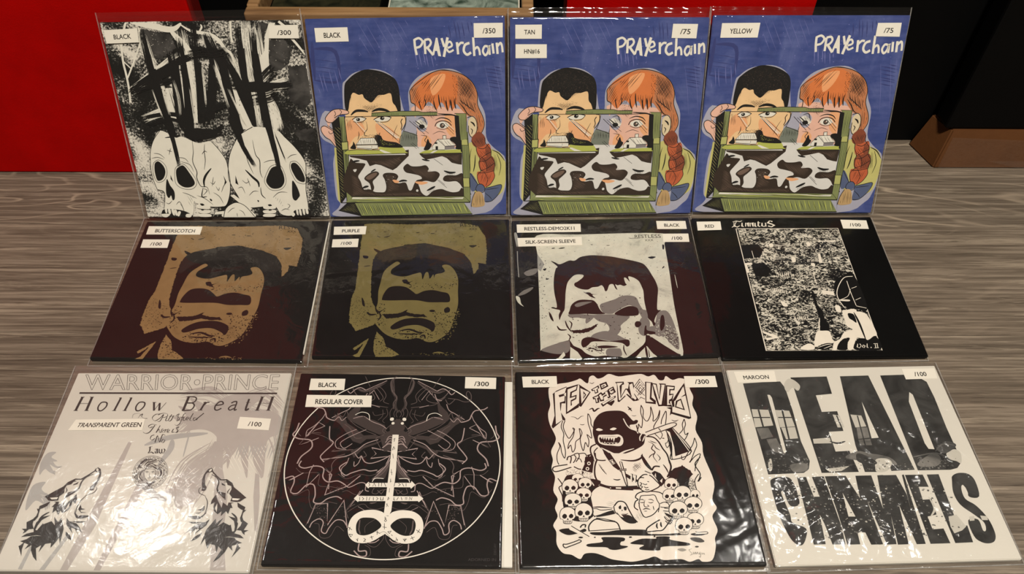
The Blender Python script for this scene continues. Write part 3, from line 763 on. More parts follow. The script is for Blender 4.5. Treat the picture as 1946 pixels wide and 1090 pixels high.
s K 5.1 1522 1173 1586 1174 1590 1237 1522 1236 1522 1173
s K 5.3 1524 1585 1594 1586 1596 1685 1527 1684 1524 1585
p m 263 1774 1531 1788 1596 1856 194 1835
p L 279 1780 874 1795 1525 1799 1513 1816 266 1799
h q 6.7 3 14.8 335 1782 1435 1799 1456 1837 308 1826
h K 5.4 2 17.5 279 1781 1531 1796 1591 1851 217 1830
s K 5.4 263 1774 1531 1788 1596 1856 137 1838
p m 294 1845 1523 1855 1615 1988 357 1994
h q 10.9 69 54.5 361 1849 1523 1861 1587 1981 381 1980
h K 5.5 70 20.5 305 1847 869 1853 949 1995 369 1989
h K 5.5 63 54.5 869 1853 1523 1859 1604 1982 949 1991
p K 215 1843 297 1845 359 1994 106 1925
h y 1.4 44 13.6 226 1853 288 1854 337 1968 138 1925
s K 6.8 137 1840 1596 1856 1615 1988 357 1994 106 1925 216 1841
p m 582 894 712 889 867 879 1074 882 1124 895 1279 894 1272 927 579 926
h K 3.6 90 14.5 587 894 866 896 864 925 584 923
h K 3.6 88 19.3 1073 894 1274 900 1267 924 1071 919
s K 6.0 579 926 582 894 867 879 1074 882 1124 894 1279 893 1275 927 579 926
s K 4.8 294 927 579 926
s K 4.8 1275 927 1464 925
p m 1464 907 1583 912 1579 1174 1516 1184 1504 954
p K 1459 924 1505 935 1515 1255 1471 1254 1460 1013
h K 3.7 90 15.9 1510 935 1583 917 1579 1174 1521 1179
s K 4.9 1459 910 1583 912 1589 1175
""",
'F':"""
T u 5.9 144 48 162 96
r g 5.5 376 67 556 59 851 78 1468 62 1646 108 1734 284 1749 512 1736 711 1654 689 1659 776 1608 862 1584 733 1505 555 1346 465 1074 383 851 405 712 472 556 528 517 640 511 772 519 987 528 1113 492 1145 563 1279 569 1360 612 1539 586 1579 414 1661 363 1579 337 1540 324 1400 331 1217 356 1071 362 771 360 367
P g 631 1598 597 1539 575 1440 609 1279 605 1114 619 987 646 816 726 707 778 667 811 696 767 740 723 794 735 859 861 892 983 849 1044 839 1063 935 1091 839 1121 835 1140 925 1176 861 1186 915 1200 861 1269 840 1299 807 1266 731 1336 721 1399 797 1440 926 1442 1115 1445 1300 1410 1480 1383 1598 1341 1694 1227 1790 1140 1800 1051 1752 936 1771 818 1753 712 1695
P g 496 1196 535 1196 556 1279 582 1319 602 1400 544 1420 502 1360 477 1238
P g 499 1124 530 1134 527 1196 496 1196
P K 650 1217 667 1135 716 1051 807 1030 900 1051 971 1114 1011 1146 1085 1104 1176 1090 1268 1115 1344 1146 1357 1255 1257 1263 1136 1263 1030 1238 909 1234 758 1238 666 1234
P K 765 1598 835 1529 922 1490 1040 1480 1130 1500 1205 1549 1215 1617 1194 1666 1149 1627 1044 1578 926 1588 840 1627 782 1637
r K 5.2 664 1430 769 1424 858 1410 933 1360 917 1400 1008 1430 1097 1430 1129 1470 1010 1470 920 1450 832 1480 713 1490
T K 23.6 856 1656 958 1637 1048 1675 1107 1679
T K 16.8 844 1691 961 1699 1078 1695
T K 20.0 1065 1733 1108 1714 1124 1762
p K 1211 1384 1208 1391 1200 1397 1188 1400 1175 1400 1163 1397 1154 1391 1151 1384 1154 1377 1162 1372 1174 1369 1187 1369 1199 1372 1207 1377
P K 1304 1360 1341 1330 1364 1360 1357 1400 1313 1410
P K 848 945 894 935 919 971 964 956 927 988 952 1020 897 999 866 988
P K 512 464 553 483 620 528 573 539 522 494
P K 436 1196 462 1238 479 1319 451 1299
T K 24.3 505 1400 545 1436 605 1430
T K 20.9 591 1340 617 1400 661 1380
T K 15.5 624 1380 652 1460 626 1520
P K 400 572 457 583 452 617 412 612
T K 11.1 422 738 492 728
T K 9.7 529 264 571 288
T K 13.6 612 288 675 265
T K 9.8 598 194 634 202
T K 11.7 963 214 1003 214
T K 11.6 1125 229 1173 229
P K 1559 421 1639 417 1599 455 1567 443
T K 11.5 1551 283 1599 279
d K 13.8 60 579 1279 700 1279 720 1598 631 1598
d K 13.4 130 782 1637 1193 1637 1198 1790 819 1772
d K 11.9 120 1186 1400 1424 1400 1370 1694 1225 1714
d K 10.9 90 757 707 927 988 1357 989 1430 819 1434 1074 931 1072
d K 8.7 150 306 1113 548 1279 557 1598 364 1599
d K 9.5 150 345 86 1646 120 1724 623 1616 776 1346 442 519 460
r g 3.3 405 1886 554 1753 549 1782 479 1998 444 2007 406 1980 454 1952 502 1829 422 1914
r g 3.3 629 1666 701 1753 737 1867 798 1904 874 1969 803 1993 638 1997 609 1904 608 1791
d K 11.6 80 610 1715 718 1791 830 1960 644 1979
T g 16.3 1203 1949 1260 1936 1318 1949
d g 9.8 40 1002 1950 1317 1930 1447 1949 1433 1976 1003 1974
d g 13.5 60 1199 1828 1370 1675 1452 1300 1483 1400 1386 1752
P k 556 528 868 416 1074 390 1347 476 1505 567 1585 743 1430 775 1193 621 722 641 545 815
x K 2 1449 66 1743 78 1743 126 1456 123 |RESTLESS
x K 2 1550 143 1646 144 1646 177 1550 176 |XXX
""",
'G':"""
P W 269 249 723 246 1667 255 1667 423 1658 864 1639 1299 1637 1653 1625 1989 1501 1875 1413 1779 1312 1719 1190 1696 521 1755 250 1865 227 1815 248 1175 261 538
P W 521 1755 552 1825 627 1874 673 1931 755 1970 856 1964 941 1976 1011 1984 1052 2003 1131 1946 1211 1875 1262 1821 1290 1718 1341 1209 526 1183
d g 10.9 200 279 268 1657 273 1628 1614 1492 1214 1409 683 424 653 245 1375
p g 261 538 307 639 328 694 283 800 253 756
P G 1449 1413 1542 1396 1587 1496 1613 1710 1613 1804 1589 1915 1497 1800 1418 1741 1365 1702 1314 1700 1282 1661 1349 1605 1395 1588 1434 1472
d K 11.6 120 1507 1533 1613 1710 1596 1915 1457 1780
d W 11.7 100 1459 1453 1619 1672 1599 1897 1380 1702
P M 401 648 446 669 496 699 596 647 659 649 726 596 838 573 932 580 1041 595 1133 620 1285 668 1389 715 1434 792 1462 879 1493 986 1502 1091 1480 1213 1455 1374 1491 1385 1464 1414 1436 1452 1403 1530 1410 1569 1387 1597 1373 1538 1342 1489 1340 1390 1336 1249 1344 1127 1337 1065 1317 980 1284 937 1255 915 1210 903 1217 977 1185 924 1162 923 1169 997 1181 1018 1148 1038 1112 1020 1081 1026 1059 1014 1074 1088 1053 1066 1037 1010 997 1017 966 1095 943 1104 933 1052 913 1020 873 1040 811 1048 762 1078 687 1065 630 1022 633 980 665 960 724 903 734 867 689 855 642 865 600 906 556 978 529 1102 516 1224 500 1344 482 1383 456 1441 438 1489 435 1421 454 1362 410 1341 364 1323 383 1310 419 1321 423 1261 410 1119 411 974 427 847 448 762 466 731
P G 871 1295 942 1257 1037 1220 1102 1181 1194 1174 1258 1206 1278 1288 1305 1369 1340 1390 1342 1489 1300 1526 1256 1407 1192 1315 1115 1333 1017 1400 985 1422 911 1416 878 1375
P G 775 1435 925 1426 1160 1453 1057 1577 1051 1634 998 1709 924 1725 884 1686 934 1630 912 1553 841 1521 801 1481
P G 539 1414 717 1420 834 1443 712 1478 625 1462 551 1460
P G 713 1469 775 1441 787 1471 706 1546
P G 751 1701 813 1665 902 1649 986 1689 1067 1749 1121 1788 1004 1794 890 1771 805 1750 732 1757
P G 1275 1487 1341 1498 1351 1586 1290 1718 1234 1697 1231 1602
P M 550 1365 571 1296 612 1247 674 1219 750 1221 809 1233 842 1284 858 1345 883 1395 911 1420 806 1423 718 1414 628 1415 540 1412
P M 1007 1423 1049 1381 1130 1333 1184 1321 1234 1337 1256 1367 1248 1446 1145 1457 1057 1448
P G 609 1287 672 1253 792 1249 729 1281 636 1318
P G 714 1107 801 1151 799 1172 742 1139
P M 740 1119 781 1120 802 1141 855 1149 801 1155 834 1203 783 1181 756 1146
r M 5.0 545 1628 641 1625 716 1608 762 1587 824 1550 808 1588 742 1643 666 1670 564 1666
P M 633 1806 653 1745 720 1722 805 1750 918 1781 1020 1775 1108 1769 1115 1834 1083 1858 1045 1814 946 1792 831 1784 743 1785 696 1830 650 1856
P M 796 1843 883 1836 997 1858 879 1873 801 1867
P G 886 1883 994 1877 1021 1896 1012 1978 877 1965
d K 11.4 70 667 1829 826 1834 858 1946 703 1913
T K 14.6 677 1885 736 1868 791 1898 863 1891
T K 13.0 1057 1833 1050 1897 1070 1971
P M 1217 1533 1254 1535 1264 1574 1230 1611 1202 1601 1199 1562
P M 1478 1473 1509 1465 1501 1591 1458 1666 1449 1609
P M 1297 1604 1313 1595 1313 1652 1384 1674 1387 1702 1335 1710 1314 1700 1275 1718
P M 338 1378 361 1418 378 1501 357 1487 339 1433
T M 20.1 408 1566 436 1618 506 1621
T M 16.8 496 1501 512 1579 551 1656
T M 13.5 533 1502 559 1542 539 1618
T M 14.9 506 1674 532 1712 514 1759
P G 240 1861 513 1765 503 1898 415 1931 302 1909
p W 522 1843 589 1910 630 2011 506 2016
r W 3.2 453 1905 464 1951 417 2013 346 2011 398 1976
p M 521 1755 552 1825 589 1910 522 1843
P W 1279 1858 1308 1906 1364 2026 1156 2028 1203 1939 1245 1894
T M 22.7 1270 1849 1270 1923 1270 2032
T M 9.7 1294 1905 1291 2033
P M 1312 1719 1413 1779 1607 1985 1383 1991 1308 1906 1289 1831
T W 19.8 1331 1738 1474 1762 1504 1856
p W 1319 1715 1419 1737 1522 1829 1626 1986 1575 1960 1460 1855
d K 11.8 120 556 1184 1352 1127 1261 1830 677 1885 516 1731
d K 10.5 70 279 427 417 761 322 1572 224 1759
T K 13.2 420 458 460 450
T K 17.0 499 460 567 449
P K 1457 623 1506 611 1544 621 1493 646
P K 308 769 347 755 330 791
T K 16.2 330 919 365 909
T K 9.5 853 410 878 413
T K 9.5 1024 426 1062 428
P K 1642 433 1661 445 1647 508 1635 494
T K 12.9 1590 797 1616 759
x K 3 1353 271 1644 268 1643 326 1353 322 |RESTLESS
x K 3 1457 343 1553 342 1552 374 1456 375 |XXX
T K 5.8 1287 325 1343 322 1407 328
P G 105 816 168 771 254 756 236 820 180 857 133 860
P G 31 1131 94 1068 187 1025 178 1060 107 1119 38 1144
P W 8 1147 45 1168 57 1250 82 1294 41 1259 13 1208
s g 9.2 46 487 43 642 47 878
P g 20 214 46 203 62 307 48 420 35 375
T W 7.2 1709 887 1710 1087
""",
'H':"""
s W 8.9 463 180 1585 185 1569 1916 446 1906 463 180
n W 17.6 -40 446 69 489 55 527 65 554 51
n W 17.5 -40 490 63 463 110 459 149
n W 19.3 -40 422 158 456 131 480 154 515 131
s W 5.8 461 74 444 145
n W 17.4 -40 548 84 537 141 555 146
n W 17.5 -40 588 85 576 146
n W 17.5 -40 586 94 612 85 606 146
n W 17.5 -40 637 85 626 147
n W 17.5 -40 635 95 663 86 658 147
n W 17.5 -40 692 86 681 142 696 147
n W 17.5 -40 732 63 717 138 737 148
s W 7.8 716 86 750 87
n W 17.5 -40 769 87 758 139 779 148 795 134
n W 17.5 -40 807 87 800 148
n W 21.4 -40 888 69 859 55 833 88 868 107 896 126 861 154 826 139
p N 483 184 1585 188 1565 1919 453 1906
r k 5.9 475 437 654 421 695 529 636 634 462 641
r k 7.2 521 720 668 721 724 808 655 909 533 908
h W 10.5 8 22.5 716 421 1005 425 984 460 720 466
P W 779 422 817 422 814 467 775 472
p W 1305 383 1510 372 1517 394 1314 395
P W 1185 409 1219 400 1218 454 1187 454
p W 1269 580 1294 580 1285 720 1249 714
P W 970 638 1009 630 1008 691 973 708
P W 1160 727 1197 724 1192 771 1163 765
P W 726 1255 776 1295 779 1335 734 1327
h W 8.6 95 20.1 778 843 928 828 917 929 744 944
h W 7.3 96 17.6 1127 657 1252 650 1238 711 1112 718
h W 8.4 91 19.5 668 1076 820 1094 814 1175 691 1141
p W 1181 1115 1297 1133 1293 1193 1175 1164
s W 7.0 895 1029 1309 1108
s W 5.7 1111 881 1151 864 1147 1032
p W 454 715 537 703 536 737 479 745 483 856 458 856
s W 5.9 570 527 571 651
s W 4.4 459 658 686 635
h W 8.0 88 17.4 798 1461 965 1448 947 1525 801 1553
p W 456 1655 581 1717 597 1747 476 1782 472 1745 542 1739 462 1685
r k 4.1 1072 1097 1094 1130 1089 1323 1120 1387 1116 1496 1140 1589 1117 1679 1029 1663 1060 1511 1062 1386 1058 1227
P K 1328 1034 1385 952 1471 902 1569 878 1586 1362 1486 1384 1374 1359 1329 1263 1306 1165
S W 8.4 1552 920 1462 936 1382 1035 1328 1149 1321 1247 1351 1358
S W 7.0 1473 986 1470 1135 1477 1328
S W 5.6 1493 1094 1554 1067
S W 5.5 1491 1257 1553 1225
S W 6.8 1475 1336 1572 1369
S W 5.6 1479 1102 1429 1199 1345 1247
P W 1333 1247 1427 1251 1421 1272 1340 1266
P W 1315 1405 1366 1390 1460 1391 1444 1577 1451 1759 1372 1758 1333 1816 1286 1903 1241 1903 1265 1815 1297 1757 1231 1770 1170 1829 1127 1908 1095 1901 1129 1813 1197 1770 1266 1681 1354 1652 1309 1606 1310 1514
P W 1451 1423 1541 1440 1568 1548 1580 1670 1568 1730 1479 1781 1451 1759 1444 1577
P W 1265 1326 1308 1342 1299 1421 1257 1405
P W 991 1677 1052 1663 1119 1672 1121 1754 1129 1813 1080 1827 1010 1834 933 1869 936 1811
P W 798 1867 876 1825 925 1855 903 1901 790 1899
T W 13.3 1064 1495 1036 1587 1021 1670
T K 21.2 1428 1422 1444 1577 1449 1788
P K 1365 1437 1420 1454 1419 1562 1387 1531 1360 1499
P K 941 1884 1034 1827 1113 1828 1091 1872 1015 1903
T W 7.7 954 1877 1042 1842 1100 1835
T W 6.4 1007 1892 1070 1864 1102 1850
P K 1170 1829 1229 1778 1296 1764 1255 1830 1229 1906 1139 1904
P K 1366 1780 1438 1766 1472 1789 1560 1738 1563 1907 1308 1907
n W 10.3 -40 1356 1834 1339 1875 1359 1887 1383 1861 1376 1834
n W 9.0 -40 1403 1850 1390 1876 1405 1885 1420 1862 1405 1850
n W 10.3 -40 1448 1833 1435 1879 1445 1885
p W 1479 1883 1478 1886 1475 1888 1473 1890 1470 1890 1468 1888 1467 1886 1468 1883 1469 1880 1471 1877 1474 1876 1477 1876 1479 1877 1479 1880
n W 10.3 -40 1525 1840 1518 1886
n W 10.3 -40 1545 1840 1538 1887
s W 5.2 1509 1836 1553 1834
s W 5.1 1503 1889 1547 1887
""",
'I':"""
P j 1416 305 1548 248 1785 259 1693 428 1852 428 1992 516 2004 688 1916 773 1949 1136 1868 1058 1769 815 1816 1137 1767 1058 1645 795 1633 1059 1577 877 1494 816 1467 732 1392 669 1282 648 1115 680 1184 605 1020 518 1139 496 1040 385 1235 452 1125 294 1326 384
P j 1459 774 1538 857 1496 939 1548 979 1491 1099 1445 1331 1310 1444 1232 1332 1140 1295 1252 1217 1299 1139 1176 1179 1313 1060 1345 980 1294 980 1420 939
p j 1467 732 1528 732 1591 1059 1691 1329 1726 1640 1817 1987 1695 1988 1576 1330
p j 1875 1097 1912 1117 1956 1328 1999 1656 1972 1638 1903 1328
p j 706 777 738 798 679 1612 586 1996 527 1996 582 1612
p j 914 1141 978 1219 898 1699 841 1994 790 1994 835 1699
p i 468 1702 500 1702 406 1994 364 1994
p i 214 1792 241 1800 227 1992 194 1988
P i 36 904 110 894 85 945 151 985 90 1006 184 1125 77 1066 48 1126 13 1006
P i 34 1224 124 1194 115 1262 178 1319 119 1320 195 1413 107 1376 60 1470 27 1339
T i 71.2 931 1141 1041 1295 1193 1370
T i 57.4 856 818 1059 734 1379 690
T i 56.4 1033 1022 1092 859 1082 755
h W 5.5 56 29.6 1563 816 1923 814 1933 1136 1650 1059
h W 5.4 -52 32.5 1162 1061 1445 899 1509 1177 1300 1407
h i 11.2 96 26.2 1606 774 2002 772 1970 977 1666 979
T i 15.2 1217 669 1224 940
h i 8.9 -46 28.4 1150 1332 1381 1060 1500 1138 1264 1517
h i 8.0 23 39.8 1522 294 1959 428 1968 581 1577 384
b j 13.2 9 113.4 71 1604 517 1585 836 1482 1060
b j 13.3 9 132.7 72 1657 428 1933 581 2057 896 2066 1136
b j 11.8 9 117.9 73 1492 406 1251 518 1118 691
b j 12.2 9 101.3 74 1487 384 1277 248 1053 294
b j 12.0 9 120.4 75 1572 361 1787 270 1977 428
b j 14.6 7 109.6 76 1465 837 1287 1021 1216 1332
b j 12.6 7 108.1 77 1477 816 1418 1216 1359 1443
b i 13.0 5 55.5 78 40 986 145 1066 197 1066
b i 12.4 5 45.9 79 86 1320 176 1338 233 1450
s K 18.4 94 242 1909 245
o K 3.7 80 22 1897 22 1907 204 135 206 |WARRIOR•PRINCE
s W 3.6 91 237 93 239
s K 22.6 138 289 126 444
s K 22.6 227 289 223 444
s K 4.8 132 363 225 363
s K 6.0 122 289 157 289
s K 6.0 205 289 243 289
s K 5.9 108 444 146 444
s K 5.9 206 444 244 444
S K 13.0 368 347 333 352 318 397 331 439 362 444 389 402 387 362 368 347
s K 17.8 495 295 477 444
s K 6.0 478 300 497 295
s K 5.9 459 444 494 444
s K 17.8 591 295 572 444
s K 6.0 574 300 593 295
s K 5.9 554 444 589 444
S K 13.0 714 346 678 351 662 396 674 438 704 443 732 401 732 361 714 346
s K 17.7 812 351 837 443
s K 4.7 837 443 866 356
s K 17.7 866 356 883 443
s K 4.7 883 443 924 351
s K 5.9 799 349 832 349
s K 22.5 1113 285 1099 440
S K 11.9 1102 285 1157 285 1186 302 1183 336 1155 356 1115 356
S K 12.9 1115 356 1167 359 1187 391 1171 431 1130 440 1087 440
s K 6.0 1090 285 1124 285
s K 17.7 1279 345 1255 437
s K 5.9 1260 350 1283 344
s K 5.9 1236 437 1273 437
S K 11.8 1274 379 1294 350 1316 348
S K 12.9 1379 384 1441 370 1432 342 1406 342 1379 384 1382 426 1406 437 1439 415
S K 12.9 1515 357 1539 340 1563 347 1558 426 1566 436 1578 426
S K 11.7 1560 376 1524 386 1503 416 1520 436 1553 416
S K 17.6 1668 309 1659 418 1668 436 1686 418
s K 4.7 1647 349 1687 349
s K 22.4 1784 284 1763 439
s K 22.4 1878 284 1863 438
s K 4.7 1774 359 1871 359
s K 5.9 1767 284 1804 284
s K 5.9 1855 284 1895 284
s K 5.8 1745 439 1785 439
s K 5.8 1845 438 1884 438
N z 5.8 40 665 525 664 486 702 473 727 486 717 525
N K 7.0 40 725 499 746 480 745 512 775 529 802 531
N K 7.0 35 903 479 863 486 844 525 877 557 915 525 936 486 924 557 900 563
N K 7.0 35 886 492 922 473 966 479 973 508 935 521
N K 8.1 35 975 516 970 554 990 552
N K 8.1 35 1009 486 995 550 1017 554 1028 499 1021 550
s K 3.5 989 508 1055 502
N K 8.1 35 1082 486 1061 486 1062 508 1087 524 1086 550 1062 550
s K 4.6 1071 473 1076 563
N K 6.9 35 1131 472 1115 492 1107 582 1082 607 1064 595
s K 4.6 1096 518 1132 515
N K 8.1 35 1127 518 1125 551 1145 549
N K 8.1 35 1154 543 1175 524 1158 515 1147 543 1172 554
N K 8.1 35 1199 472 1185 543 1203 554
N K 8.1 35 1238 524 1217 524 1218 551 1237 543 1293 472 1250 530 1249 551
N K 8.0 35 905 602 862 595 836 614 851 633 874 621
N K 9.1 35 890 605 864 678 832 694 804 678
N K 6.8 35 938 608 922 684 938 648 953 684 967 677
N K 6.8 35 970 671 987 656 968 646 964 677 989 683
N K 6.8 35 995 648 999 683 998 661 1011 652
N K 6.8 35 1020 677 1034 658 1019 648 1017 681 1038 683
N K 8.0 35 1066 645 1060 681 1078 678
N K 8.0 35 1113 626 1093 630 1093 648 1111 660 1106 681 1083 681
s K 4.6 1103 618 1103 689
N K 7.9 35 913 709 891 721 890 752 908 765 929 746
N K 9.0 35 942 721 941 789 945 719 980 785 985 708 1012 715
N K 6.7 35 1002 752 996 785 1015 790 1021 764 1000 756
n K 13.3 -40 912 834 920 881 911 902
n K 11.0 -40 916 902 938 890 962 905
s K 3.3 900 844 931 830
n K 11.0 -40 961 862 980 859 992 902 974 898 966 883 985 878
n K 9.9 -40 997 858 1007 895 1023 904 1025 895
n K 9.9 -40 1020 858 1029 898 1047 902 1050 868 1037 856
S K 3.2 1085 993 1108 1026 1125 1061 1134 1099 1136 1136 1131 1171 1118 1202 1099 1229 1075 1248 1046 1260 1014 1265 981 1261 948 1249 917 1229 889 1204 866 1172 848 1137 838 1100 835 1063 839 1027 851 994 870 967 895 947 924 934 957 929 991 933 1025 946 1057 966 1085 993
S K 2.1 1079 1000 1101 1030 1117 1064 1126 1099 1128 1134 1123 1167 1111 1197 1093 1221 1070 1240 1042 1251 1012 1255 981 1251 950 1240 921 1222 894 1198 873 1168 856 1135 846 1100 843 1065 848 1031 859 1001 877 975 900 955 928 943 959 939 991 943 1023 955 1053 974 1079 1000
S K 2.1 1065 1015 1083 1040 1096 1068 1104 1097 1105 1127 1100 1155 1090 1180 1075 1201 1055 1217 1032 1227 1007 1230 980 1228 954 1218 930 1203 908 1183 890 1159 876 1131 869 1102 866 1072 870 1044 880 1018 895 996 915 980 939 969 965 965 992 968 1018 978 1043 994 1065 1015
s K 3.2 1068 1012 1076 1003 1090 1021 1080 1028 1091 1046 1101 1041 1111 1061 1099 1064 1105 1084 1117 1082 1121 1104 1108 1103 1109 1123 1122 1126 1120 1146 1108 1142 1104 1159 1116 1166 1109 1184 1097 1176 1089 1191 1100 1201 1088 1216 1078 1204 1066 1216 1074 1228 1059 1237 1052 1224 1036 1230 1042 1244 1024 1248 1020 1234 1003 1235 1005 1249 986 1247 986 1233 968 1228 967 1242 948 1234 951 1221 935 1212 930 1223 913 1210 919 1200 905 1186 897 1194 884 1177 893 1170 882 1153 872 1158 862 1138 874 1134 868 1115 855 1116 851 1095 864 1096 862 1076 849 1073 850 1052 863 1057 867 1039 854 1032 861 1013 873 1022 881 1006 870 996 882 981 892 992 905 981 896 968 911 958 919 972 935 965 929 951 947 947 951 961 969 961 966 946 986 948 987 963 1004 967 1006 954 1025 962 1022 975 1038 985 1043 973 1061 987 1054 997
S K 3.2 927 1082 945 1129 971 1169 995 1184 1020 1169 1035 1134 1027 1088 1006 1064 970 1061 937 1065 927 1082
T K 5.4 941 1096 953 1087 972 1096
T K 5.4 992 1096 1007 1087 1021 1094
p K 964 1101 963 1102 962 1103 960 1104 957 1104 955 1104 953 1102 952 1101 952 1099 953 1098 955 1097 958 1097 961 1098 963 1099
p K 1014 1099 1014 1101 1012 1102 1010 1103 1007 1103 1005 1102 1003 1101 1002 1099 1002 1098 1003 1097 1006 1096 1008 1096 1011 1097 1013 1098
T K 4.3 980 1096 987 1134 998 1140 1004 1131
T K 5.3 977 1154 993 1149 1011 1151
T K 4.2 987 1163 999 1165
b z 6.4 4 23.5 51 928 1071 923 1106 950 1163 930 1198
b z 6.4 4 23.5 52 1019 1059 1047 1105 1050 1151 1080 1174
b K 5.3 4 27.8 53 914 1071 894 1106 897 1152 936 1186
b K 5.4 4 28.2 54 920 1059 937 1012 970 988 1007 976
b K 5.4 4 32.1 55 1029 1059 1062 1070 1085 1116 1068 1163
b K 5.4 4 28.1 56 947 1047 980 1024 1036 1047 1060 1023
b K 5.4 4 28.2 57 910 1059 884 1036 910 988 944 964
b K 5.3 4 21.1 58 979 1197 1005 1220 1029 1203 1053 1180
T K 5.3 951 1203 995 1220 1010 1203
T K 5.4 890 1059 867 1048 887 1083
T K 5.4 1036 1011 1073 1035 1059 1058
T K 5.4 940 988 944 964 977 976
p K 170 1340 230 1290 294 1239 317 1197 369 1162 416 1164 467 1120 505 1082 507 1066 527 1049 553 1066 572 1109 578 1163 570 1211 558 1246 558 1275 537 1278 522 1268 521 1243 540 1217 555 1163 559 1120 550 1098 528 1096 512 1090 471 1133 433 1172 374 1175 351 1218 318 1229 311 1260 321 1302 292 1336 231 1345 193 1353
~p K 1850 1340 1790 1290 1726 1239 1703 1197 1651 1162 1604 1164 1553 1120 1515 1082 1513 1066 1493 1049 1467 1066 1448 1109 1442 1163 1450 1211 1462 1246 1462 1275 1483 1278 1498 1268 1499 1243 1480 1217 1465 1163 1461 1120 1470 1098 1492 1096 1508 1090 1549 1133 1587 1172 1646 1175 1669 1218 1702 1229 1709 1260 1699 1302 1728 1336 1789 1345 1827 1353
p w 538 1074 539 1081 538 1086 535 1089 530 1089 525 1086 521 1081 518 1075 517 1068 518 1063 521 1060 525 1060 531 1063 535 1068
~p w 1482 1074 1481 1081 1482 1086 1485 1089 1490 1089 1495 1086 1499 1081 1502 1075 1503 1068 1502 1063 1499 1060 1495 1060 1489 1063 1485 1068
p K 187 1350 229 1339 292 1336 296 1375 244 1381 215 1376
~p K 1833 1350 1791 1339 1728 1336 1724 1375 1776 1381 1805 1376
p W 219 1350 286 1344 283 1363 238 1365
~p W 1801 1350 1734 1344 1737 1363 1782 1365
T K 7.8 321 1250 337 1281 330 1302
~T K 7.8 1699 1250 1683 1281 1690 1302
p K 374 1218 408 1194 402 1217 369 1228
~p K 1646 1218 1612 1194 1618 1217 1651 1228
T K 12.8 511 1115 457 1148 432 1196 430 1260 395 1291 353 1302
~T K 12.8 1509 1115 1563 1148 1588 1196 1590 1260 1625 1291 1667 1302
p K 436 1249 410 1281 351 1297 345 1333 338 1365 373 1333 408 1302 431 1275
~p K 1584 1249 1610 1281 1669 1297 1675 1333 1682 1365 1647 1333 1612 1302 1589 1275
T K 8.9 351 1218 361 1191 387 1188
~T K 8.9 1669 1218 1659 1191 1633 1188
T K 5.9 565 1238 581 1259 570 1296 531 1317 507 1327
~T K 5.9 1455 1238 1439 1259 1450 1296 1489 1317 1513 1327
T K 7.7 516 1327 486 1374 475 1436 483 1497
~T K 7.7 1504 1327 1534 1374 1545 1436 1537 1497
p K 510 1389 500 1415 515 1446 550 1456 512 1464 522 1481 569 1486 526 1491 491 1456 495 1425
~p K 1510 1389 1520 1415 1505 1446 1470 1456 1508 1464 1498 1481 1451 1486 1494 1491 1529 1456 1525 1425
p K 465 1446 477 1486 507 1517 550 1511 610 1516 576 1536 535 1546 501 1537 472 1497
~p K 1555 1446 1543 1486 1513 1517 1470 1511 1410 1516 1444 1536 1485 1546 1519 1537 1548 1497
p K 480 1567 525 1568 595 1566 564 1581 520 1581
~p K 1540 1567 1495 1568 1425 1566 1456 1581 1500 1581
p K 429 1312 451 1364 452 1405 422 1385 423 1426 410 1467 371 1497 394 1446 394 1395 383 1467 375 1497 347 1467 345 1513 311 1467 289 1493 282 1437 264 1437 286 1396 264 1386 309 1386 311 1416 354 1385 354 1437 402 1364
~p K 1591 1312 1569 1364 1568 1405 1598 1385 1597 1426 1610 1467 1649 1497 1626 1446 1626 1395 1637 1467 1645 1497 1673 1467 1675 1513 1709 1467 1731 1493 1738 1437 1756 1437 1734 1396 1756 1386 1711 1386 1709 1416 1666 1385 1666 1437 1618 1364
p w 399 1395 390 1436 386 1477 408 1436
~p w 1621 1395 1630 1436 1634 1477 1612 1436
p K 161 1428 199 1407 236 1384 224 1427 196 1448 165 1463
~p K 1859 1428 1821 1407 1784 1384 1796 1427 1824 1448 1855 1463
p K 148 1453 177 1458 180 1499 185 1529 171 1564 110 1579 152 1549 168 1519 168 1483
~p K 1872 1453 1843 1458 1840 1499 1835 1529 1849 1564 1910 1579 1868 1549 1852 1519 1852 1483
p K 110 1579 160 1559 166 1599 190 1638 152 1643 135 1668 116 1682 122 1658 93 1639 132 1638
~p K 1910 1579 1860 1559 1854 1599 1830 1638 1868 1643 1885 1668 1904 1682 1898 1658 1927 1639 1888 1638
T K 15.2 263 1483 222 1518 201 1559
~T K 15.2 1757 1483 1798 1518 1819 1559
p K 190 1579 225 1528 282 1513 227 1558 210 1608 207 1648 241 1657 280 1704 238 1696 205 1701 116 1712 149 1682 201 1667 190 1638
~p K 1830 1579 1795 1528 1738 1513 1793 1558 1810 1608 1813 1648 1779 1657 1740 1704 1782 1696 1815 1701 1904 1712 1871 1682 1819 1667 1830 1638
p K 319 1528 368 1577 380 1537 407 1587 433 1636 440 1695 449 1772 425 1714 412 1753 387 1805 376 1763 332 1772 306 1844 305 1782 272 1811 316 1919 278 1886 240 1830 226 1783 184 1821 199 1778 122 1750 167 1731 193 1706 235 1701 280 1704 245 1667 222 1652 247 1588 291 1637 333 1691 347 1656 314 1578 295 1598 270 1627 272 1657 251 1598 311 1568 352 1607
~p K 1701 1528 1652 1577 1640 1537 1613 1587 1587 1636 1580 1695 1571 1772 1595 1714 1608 1753 1633 1805 1644 1763 1688 1772 1714 1844 1715 1782 1748 1811 1704 1919 1742 1886 1780 1830 1794 1783 1836 1821 1821 1778 1898 1750 1853 1731 1827 1706 1785 1701 1740 1704 1775 1667 1798 1652 1773 1588 1729 1637 1687 1691 1673 1656 1706 1578 1725 1598 1750 1627 1748 1657 1769 1598 1709 1568 1668 1607
p K 159 1755 139 1784 126 1793 180 1878 163 1821
